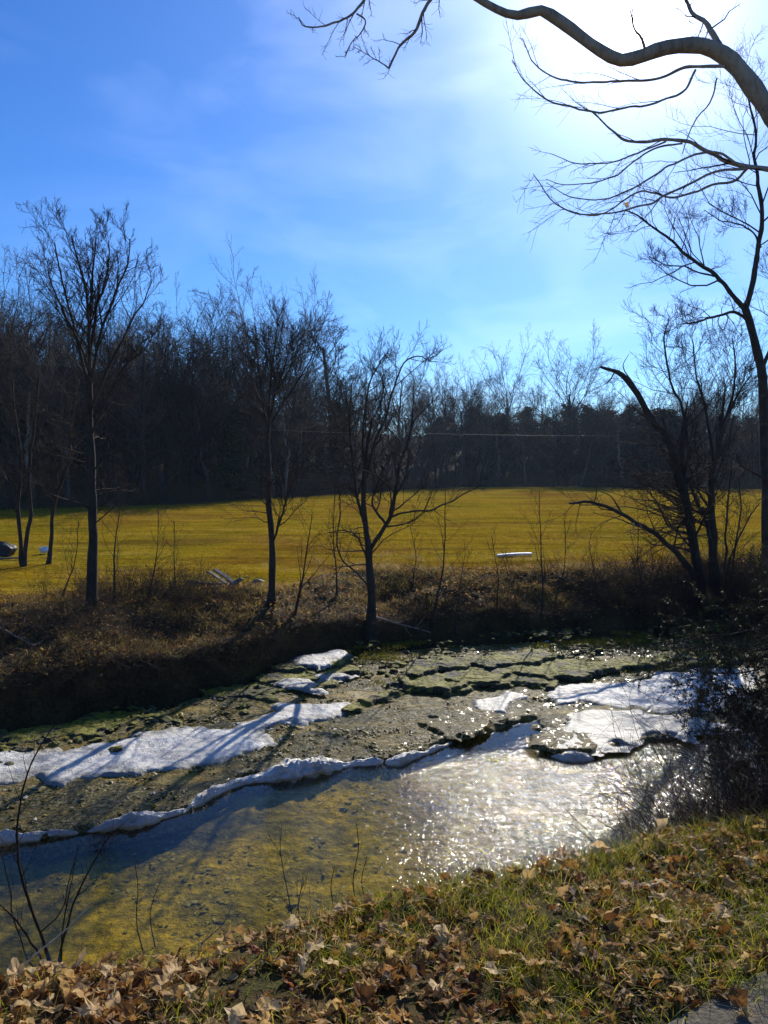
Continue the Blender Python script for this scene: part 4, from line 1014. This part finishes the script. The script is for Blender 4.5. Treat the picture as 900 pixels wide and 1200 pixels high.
# moss on the ledges
x, y, tv = tufts(r, 1300, (-1.5, 6.5), lambda x: yC(x) - 3.2, lambda x: yC(x) - 0.1, 26, 0.08, lambda x, y: np.clip(2.4 * vnoise(x, y * 1.7, 0.8, 108, 3) - 0.25, 0, 1)); n = len(x)
blades('moss', np.stack([x, y, 0.10 + 0.16 * sstep(2.4, 0.3, yC(x) - y) + 0 * x], -1), r.uniform(0.03, 0.07, n), r.uniform(0.006, 0.012, n), tv, M['moss'], 109, 0.9, 'yellow green moss clinging to the wet rock ledges', cat='moss')

# cobbles, gravel and crusts lying on the shelf
def gravel(name, x, y, z, size, seed, mat, label, flat=0.5):
    r = np.random.default_rng(seed); n = len(x); ph = (1 + 5 ** 0.5) / 2
    ico = np.array([[-1,ph,0],[1,ph,0],[-1,-ph,0],[1,-ph,0],[0,-1,ph],[0,1,ph],[0,-1,-ph],[0,1,-ph],[ph,0,-1],[ph,0,1],[-ph,0,-1],[-ph,0,1]]) / 1.9
    fc = np.array([[0,11,5],[0,5,1],[0,1,7],[0,7,10],[0,10,11],[1,5,9],[5,11,4],[11,10,2],[10,7,6],[7,1,8],[3,9,4],[3,4,2],[3,2,6],[3,6,8],[3,8,9],[4,9,5],[2,4,11],[6,2,10],[8,6,7],[9,8,1]])
    Rm = rotmats(r, n, 0.5); v = ico[None] * (1 + 0.28 * r.normal(size=(n, 12, 1))) * r.uniform(0.6, 1.4, (n, 1, 3)); v = np.einsum('nij,nkj->nki', Rm, v) * size[:, None, None]
    v[..., 2] *= flat; v += np.stack([x, y, z], -1)[:, None, :]
    me = mesh_np(name, v.reshape(-1, 3), [(np.arange(n)[:, None, None] * 12 + fc).reshape(-1, 3)], [M[mat]], False, {'tint': np.repeat(r.random(n), 12)})
    o = link(name, me); tag(o, label, None, None, 'stuff'); o['category'] = name; return o
def m_gravel():
    m = newmat('wet_gravel'); b = NB(m); f = b.noise(b.coord(), 40, 3)
    c = b.ramp(b.attr('tint'), [(0.0,(0.020,0.017,0.004)), (0.4,(0.11,0.082,0.010)), (0.7,(0.27,0.19,0.014)), (0.9,(0.30,0.25,0.10)), (1.0,(0.62,0.58,0.48))])
    b.pbr(c, b.rng(f, 0.3, 0.7, 0.35, 0.7), b.bump(f, 0.6, 0.01), spec=0.18); M['gravel'] = m
m_gravel()
def m_bs():
    m = newmat('algae_stone'); b = NB(m); f = b.noise(b.coord(), 25, 3)
    c = b.ramp(b.attr('tint'), [(0.0,(0.13,0.10,0.016)), (0.4,(0.28,0.20,0.012)), (0.8,(0.36,0.25,0.012)), (1.0,(0.46,0.38,0.12))]); c = b.mix(1.0, c, b.ramp(f, [(0.3,(0.5,0.5,0.5)),(0.7,(1.2,1.2,1.2))]), 'MULTIPLY')
    b.pbr(c, 0.9, spec=0.1); M['bed_stone'] = m
m_bs()
r = np.random.default_rng(140)
SH = world_poly(S1, 0.1); x = r.uniform(-8, 11, 60000); y = r.uniform(6.5, 19, 60000); inside = sdf(x, y, SH) > 0.05
cl = vnoise(x, y * 1.8, 0.9, 141, 4); keepg = inside & (r.random(60000) < np.clip(0.45 + 0.9 * cl, 0.05, 1)); x, y = x[keepg], y[keepg]
gravel('gravel', x, y, shelf_z(x, y) - 0.018, r.uniform(0.010, 0.030, len(x)) * (1 + 1.0 * (r.random(len(x)) < 0.03)), 142, 'gravel', 'wet olive and pale gravel crusted over the bedrock shelf')
x, y = scatter(r, 1500, (-8, 10), lambda x: yC(x) - 2.4, lambda x: yC(x) + 0.1, 0.8, lambda x, y: np.clip(0.3 + vnoise(x, y, 0.7, 143, 3), 0, 1)); 
gravel('cobbles', x, y, shelf_z(x, y) + 0.20 * sstep(2.2, 0.2, yC(x) - y) * (x > -1.5), r.uniform(0.03, 0.10, len(x)), 144, 'ledge', 'dark mossy broken stones between the ledges and the far bank', 0.45)
x, y = scatter(r, 9000, (-7, 8), lambda x: yB(x) - 0.3, lambda x: np.minimum(yB(x) + 6, yC(x) - 2.0), 1.0, lambda x, y: np.clip(0.35 + 1.2 * vnoise(x, y, 0.8, 148, 3), 0, 1)); k = sdf(x, y, SH) < -0.02; x, y = x[k], y[k]
gravel('creek_stones', x, y, H(x, y) + 0.0, r.uniform(0.012, 0.040, len(x)), 149, 'bed_stone', 'algae covered stones on the bottom of the olive pool', 0.22)
# growth hanging down the undercut face of the far bank
x, y, tv = tufts(r, 900, (-10.5, 15), lambda x: yC(x) - 0.05, lambda x: yC(x) + 0.5, 16, 0.06, lambda x, y: np.clip(0.4 + 1.5 * vnoise(x, y, 1.2, 147, 3), 0, 1)); n = len(x)
blades('dry_grass', np.stack([x, y, H(x, y)], -1), r.uniform(0.10, 0.30, n), r.uniform(0.003, 0.006, n), np.clip(tv * 0.5 + 0.2 * r.random(n), 0, 1), M['dead_roots'], 145, 1.5, 'dead grass and roots hanging over the undercut far bank', None, 0.6)
x, y = scatter(r, 620, (-10.5, 15), lambda x: yC(x) - 0.05, lambda x: yC(x) + 0.6, 1.0)
thicket('bramble', 'dark bare stems drooping down the undercut far bank', x, y, r.uniform(0.3, 0.8, len(x)), 'twig_brown', 146, k=5, n=7, lean=1.2, rr=0.004, sub=4, rmin=0.003)

# ------------------------------------------------------------------ cedar leaning over the creek at right
def near_cedar():
    r = np.random.default_rng(120); b = root_at(1010, 930); e = link('leaning_cedar', None, None, tuple(b)); tag(e, 'dark feathery cedar reaching over the creek from the right edge', 'cedar')
    Yb = b[1]
    trunkP, trunkR = resample(np.array([b, b + [0.05, 0.1, 0.8], b + [0.0, 0.2, 1.7], b + [0.1, 0.3, 2.8]]), np.array([0.07, 0.06, 0.045, 0.01]), 14)
    build_tubes('trunk', [(trunkP - b, trunkR, 8)], M['bark_grey'], e)
    ends = [((1000,740),(930,735),(860,742),(800,752)), ((1000,770),(930,770),(860,790),(790,780)), ((1000,800),(930,800),(870,815),(820,812)), ((1000,830),(940,825),(880,838),(835,835)),
            ((1000,860),(940,850),(885,858),(840,862)), ((1000,890),(940,880),(890,885),(850,885)), ((1000,720),(940,700),(890,705),(845,722)), ((1000,690),(950,680),(905,690)), ((1000,900),(950,900),(900,905),(865,900)), ((1000,790),(940,760),(890,762),(838,768)), ((1000,820),(950,815),(900,822),(852,800)), ((1000,870),(950,872),(905,868),(868,846))]
    Ps, Rs = [], []
    for i, p in enumerate(ends):
        P, R = trace(p, Yb + r.uniform(-0.1, 0.3), Yb + r.uniform(-0.7, 0.9), [7, 4, 2, 1]); h = P[0][2]; P[0] = trunkP[0][np.abs(trunkP[0][:, 2] - h).argmin()]
        P, R = resample(P, R, 12, r, 0.01); Ps.append(P); Rs.append(R); build_tubes('branch', [(P - b, R, 6)], M['bark_grey'], e)
    P = np.concatenate(Ps); R = np.concatenate(Rs)
    L2 = children(r, P, R, k=24, t0=0.15, ang=(30,65), ratio=0.36, n=6, up=-0.02, wob=0.14, rmin=0.0025, fall=0.3)
    L3 = children(r, *L2, k=9, t0=0.15, ang=(25,60), ratio=0.45, n=5, up=0.0, wob=0.15, rmin=0.0018)
    tw = build_tubes('twigs', [(L2[0] - b, L2[1], 3), (L3[0] - b, L3[1], 3)], M['twig_brown'], e); tag(tw, kind='stuff')
    # scale sprays along the twigs
    Q = L3[0]; m = len(Q); k = 42; t = r.random((m, k)) * 4; i = np.minimum(t.astype(int), 3); w = (t - i)[..., None]; bi = np.arange(m)[:, None]
    C = (Q[bi, i] * (1 - w) + Q[bi, i + 1] * w); T = norm(Q[bi, i + 1] - Q[bi, i]); keep = (r.random((m, 1)) < 0.72) & np.ones((m, k), bool); C = C[keep]; T = T[keep]
    n = len(C); a = norm(T + 0.7 * r.normal(size=(n, 3))); bb = norm(np.cross(a, r.normal(size=(n, 3)))); s = r.uniform(0.008, 0.026, n)[:, None]
    v = np.stack([C, C + a * s + bb * s * 0.32, C + a * s * 2, C + a * s - bb * s * 0.32], 1).reshape(-1, 3) - b
    o = link('foliage', mesh_np('foliage', v, [np.arange(n * 4).reshape(-1, 4)], [M['cedar_green']], True, {'tint': np.repeat(r.random(n), 4)}), e); tag(o, kind='stuff')
near_cedar()
# brown dead brush below the cedar on the near bank slope
r = np.random.default_rng(130)
for (px, py, z, sx, sy, cnt, hg, lab) in [(885, 938, 1.6, 0.30, 0.2, 120, 0.55, 'brown dead brush on the near bank slope under the cedar'), (925, 880, 1.4, 0.30, 0.4, 90, 0.75, 'dark twiggy brush under the cedar at the right edge')]:
    c = root_at(px, 975); c2 = c + np.array([0, 0.75, 0]); x = c2[0] + r.normal(size=cnt) * sx + (0.25 if px > 880 else 0); y = c2[1] + r.normal(size=cnt) * sy
    thicket('brush', lab, x, y, r.uniform(0.6, 1.1, cnt) * hg * 1.5, 'twig_brown', 131 + px, k=6, n=7, lean=0.55, rr=0.003, sub=7, rmin=0.0014)

# ------------------------------------------------------------------ near saplings at the lower left and bank lip
def whip(label, pts, w, seed, Y=None, mat='bark_grey', sub=12, ratio=0.28, group='bare whips on the near bank lip', extra=()):
    b = pts[0]; g = root_at(b[0], b[1])
    return key_tree('bare_whip', label, 'sapling', b, [dict(p=pts, w=w, dy=0.2)] + [dict(p=p, w=w2, dy=dy) for p, w2, dy in extra],
                    [(list(range(1 + len(extra))), [lv(sub, ratio, 6, 3, t0=0.3, ang=(18,45), up=0.06, rr=0.5, wob=0.10, rmin=0.0011), lv(3, 0.5, 4, 3, rmin=0.0009)])], seed, mat=mat, tmat='twig_brown', group=group, sides=6)
whip('many stemmed bare sapling in the lower left corner in front of the pool', [(62,1140),(50,1100),(35,1060),(22,1010),(22,960),(34,900),(60,855),(82,838)], [5,4.5,4,3,2,1.2], 401, extra=[
    ([(66,1140),(80,1080),(100,1030),(120,990),(145,965)], [4,3,2,1], 0.2), ([(58,1140),(40,1110),(20,1080),(0,1060)], [4,3,2], -0.1), ([(70,1140),(74,1090),(80,1050),(88,1010)], [3,2,1], 0.1), ([(55,1142),(30,1120),(5,1020),(-5,960)], [3,2,1.2], 0.15), ([(48,1092),(70,1070),(82,1030),(92,990)], [2.4,1.6,1], 0.1)])
whip('pale bare stick leaning right across the lower left sapling', [(0,1158),(40,1120),(75,1092),(105,1062)], [3.2,2.6,1.6], 402, mat='bark_pale', sub=3, ratio=0.12)
for i, (pts, w, lab) in enumerate([
    ([(168,1118),(160,1080),(162,1040),(158,1010)], [2,1.4,1], 'thin whip standing right of the lower left sapling'),
    ([(182,1112),(176,1070),(186,1036)], [1.8,1.3,.9], 'short curved whip left of the pool centre'),
    ([(345,1092),(338,1050),(330,1010),(328,980)], [2.2,1.6,1], 'upright whip rising into the middle of the pool'),
    ([(352,1090),(350,1058),(356,1030)], [2.4,1.8,1.2], 'stubby whip beside the upright one in the middle'),
    ([(418,1062),(414,1030),(420,995),(418,965)], [2.2,1.6,1], 'bushy whip at the left border of the glittering riffle'),
    ([(428,1060),(424,1030),(430,1004)], [2,1.4,1], 'short whip on the bank lip near the riffle'),
    ([(392,1072),(388,1040),(392,1015)], [2,1.4,1], 'leaning whip between the middle ones and the riffle'),
    ([(236,1106),(262,1082),(272,1060)], [1.8,1.3,.9], 'low whip over the brown heap of leaves')]):
    whip(lab, pts, w, 410 + i, sub=6, ratio=0.3)

# ------------------------------------------------------------------ small things
def box_bm(sx, sy, sz, bev=0.01, seed=0):
    import bmesh
    bm = bmesh.new(); bmesh.ops.create_cube(bm, size=1.0); r = np.random.default_rng(seed)
    for v in bm.verts: v.co = Vector((v.co.x * sx, v.co.y * sy, v.co.z * sz))
    bmesh.ops.subdivide_edges(bm, edges=[e for e in bm.edges if abs((e.verts[0].co - e.verts[1].co).x) > sx * 0.5], cuts=4)
    for v in bm.verts: v.co.z += 0.015 * math.sin(v.co.x * 3 + seed) * 1; v.co.y += 0.01 * math.sin(v.co.x * 5 + seed)
    bmesh.ops.bevel(bm, geom=[e for e in bm.edges], offset=bev, segments=1, affect='EDGES', clamp_overlap=True)
    me = bpy.data.meshes.new('board'); bm.to_mesh(me); bm.free(); return me
def board(label, px, py, ln, wd, th, rot, mat, seed, name='board', cat='board', group=None, lift=0.0):
    c = root_at(px, py); me = box_bm(ln, wd, th, min(0.012, th * 0.3), seed); me.name = name; me.materials.append(M[mat]); o = link(name, me, None, (c[0], c[1], c[2] + th * 0.5 + 0.02 + lift)); o.rotation_euler = rot
    tag(o, label, cat, group); return o
board('long white board lying on the golden field right of centre', 603, 652, 1.15, 0.16, 0.07, (0.05, -0.02, 0.10), 'white_paint', 1)
board('longest weathered plank leaning out of the heap on the field edge', 264, 683, 0.95, 0.12, 0.05, (0.2, 0.30, -0.75), 'old_board', 2, 'plank', 'plank', 'planks heaped on the field edge', 0.10)
board('second weathered plank sloping beside the longest one', 256, 684, 0.80, 0.10, 0.04, (0.1, 0.34, -0.55), 'old_board', 3, 'plank', 'plank', 'planks heaped on the field edge', 0.10)
board('dark flat plank under the left end of the heap', 240, 686, 0.9, 0.20, 0.06, (0.0, 0.05, 0.1), 'dead_wood', 4, 'plank', 'plank', 'planks heaped on the field edge', 0.02)
board('short plank end standing at the right of the heap', 276, 687, 0.35, 0.14, 0.05, (0.3, -0.5, 0.4), 'old_board', 5, 'plank', 'plank', 'planks heaped on the field edge', 0.06)
def stone(label, px, py, s, mat, seed, name='rock', cat='rock', group=None, sq=(1, 0.8, 0.6), lift=0.0):
    import bmesh
    bm = bmesh.new(); bmesh.ops.create_icosphere(bm, subdivisions=3, radius=1.0); r = np.random.default_rng(seed); ph = r.uniform(0, 6, 9)
    for v in bm.verts:
        c = v.co; k = 1 + 0.14 * math.sin(c.x * 3 + ph[0]) * math.sin(c.y * 4 + ph[1]) + 0.12 * math.sin(c.z * 5 + ph[2] + c.x * 2) + 0.05 * math.sin(c.y * 9 + ph[3])
        v.co = Vector((c.x * sq[0], c.y * sq[1], max(c.z, -0.6) * sq[2])) * k * s
    me = bpy.data.meshes.new(name); bm.to_mesh(me); bm.free(); me.materials.append(M[mat])
    c = root_at(px, py); o = link(name, me, None, (c[0], c[1], c[2] + s * sq[2] * 0.35 + lift)); tag(o, label, cat, group); return o
stone('pale split rock on the bank between the plank heap and the slender tree', 302, 685, 0.16, 'old_board', 11)
stone('white plastic bag on the grass behind the leaning tree', 52, 649, 0.15, 'white_paint', 12, 'plastic_bag', 'bag', sq=(1, 0.7, 0.9), lift=0.07)
stone('black rubbish sack by the left edge of the field', 6, 652, 0.30, 'dark_plastic', 13, 'rubbish_sack', 'sack', sq=(1.1, 0.8, 0.85), lift=0.10)
board('pale plank lying in front of the black sack at the left edge', 4, 656, 1.0, 0.10, 0.05, (0, 0, 0.08), 'old_board', 6, 'plank', 'plank')
stone('reddish stone on the near bank lip below the glittering riffle', 758, 985, 0.085, 'rusty_clay', 15, sq=(1.5, 0.7, 0.5))
# leaf hanging on the twigs and the overhead wire
lm = LM[2]; o = link('hanging_leaf', lm, None, tuple(PY(733, 240, 7.0))); o.scale = (0.055,) * 3; o.rotation_euler = (1.2, 0.4, 0.3); tag(o, 'single dead leaf still hanging on the arching twigs at upper right', 'leaf')
wp = np.array([PY(300, 503, 52), PY(400, 507, 56), PY(490, 508, 60), PY(600, 510, 64), PY(720, 511, 70)])
P, R = resample(wp, np.full(5, 0.009), 30); o = build_tubes('overhead_wire', [(P, R, 5)], M['wire_metal']); tag(o, 'thin overhead wire crossing in front of the dark wood', 'wire')
# dead branches lying on the far bank and the ledges
for i, (pts, w, lab) in enumerate([
    ([(440,728),(480,738),(505,746)], [3,2,1], 'pale fallen branch right of the forked tree foot'),
    ([(0,742),(20,752),(42,762)], [2.6,2,1.2], 'pale fallen stick on the dark left bank'),
    ([(690,764),(730,758),(770,762),(800,770)], [2.4,2.2,1.8,1.2], 'long pale fallen branch over the ledges at right')]):
    c = [root_at(*p) + [0, 0, 0.08] for p in pts]; Pp, Rr = resample(np.array(c), np.array(w) / 2 * 18 / FOC, 10, np.random.default_rng(i), 0.01)
    C = children(np.random.default_rng(40 + i), Pp, Rr, k=5, ratio=0.4, n=4, rmin=0.003)
    o = build_tubes('fallen_branch', [(Pp, Rr, 5), (C[0], C[1], 3)], M['bark_pale']); tag(o, lab, 'branch', 'fallen branches on the far side')

# ------------------------------------------------------------------ the air: faint bluish haze over the field and wood
hz = newmat('haze_air'); hb = NB(hz); pv = hb.n('ShaderNodeVolumePrincipled'); pv.inputs['Color'].default_value = (0.55, 0.72, 1.0, 1)
pv.inputs['Density'].default_value = 0.00018; pv.inputs['Anisotropy'].default_value = 0.35
ho = hb.n('ShaderNodeOutputMaterial'); hb.L.new(pv.outputs[0], ho.inputs['Volume'])
hv = np.array([[x, y, z] for x in (-560, 560) for y in (-45, 920) for z in (-2.0, 48.0)], float)
tag(link('haze', mesh_np('haze', hv, [np.array([[0,1,3,2],[4,6,7,5],[0,4,5,1],[2,3,7,6],[0,2,6,4],[1,5,7,3]])], [hz], False)), kind='stuff')
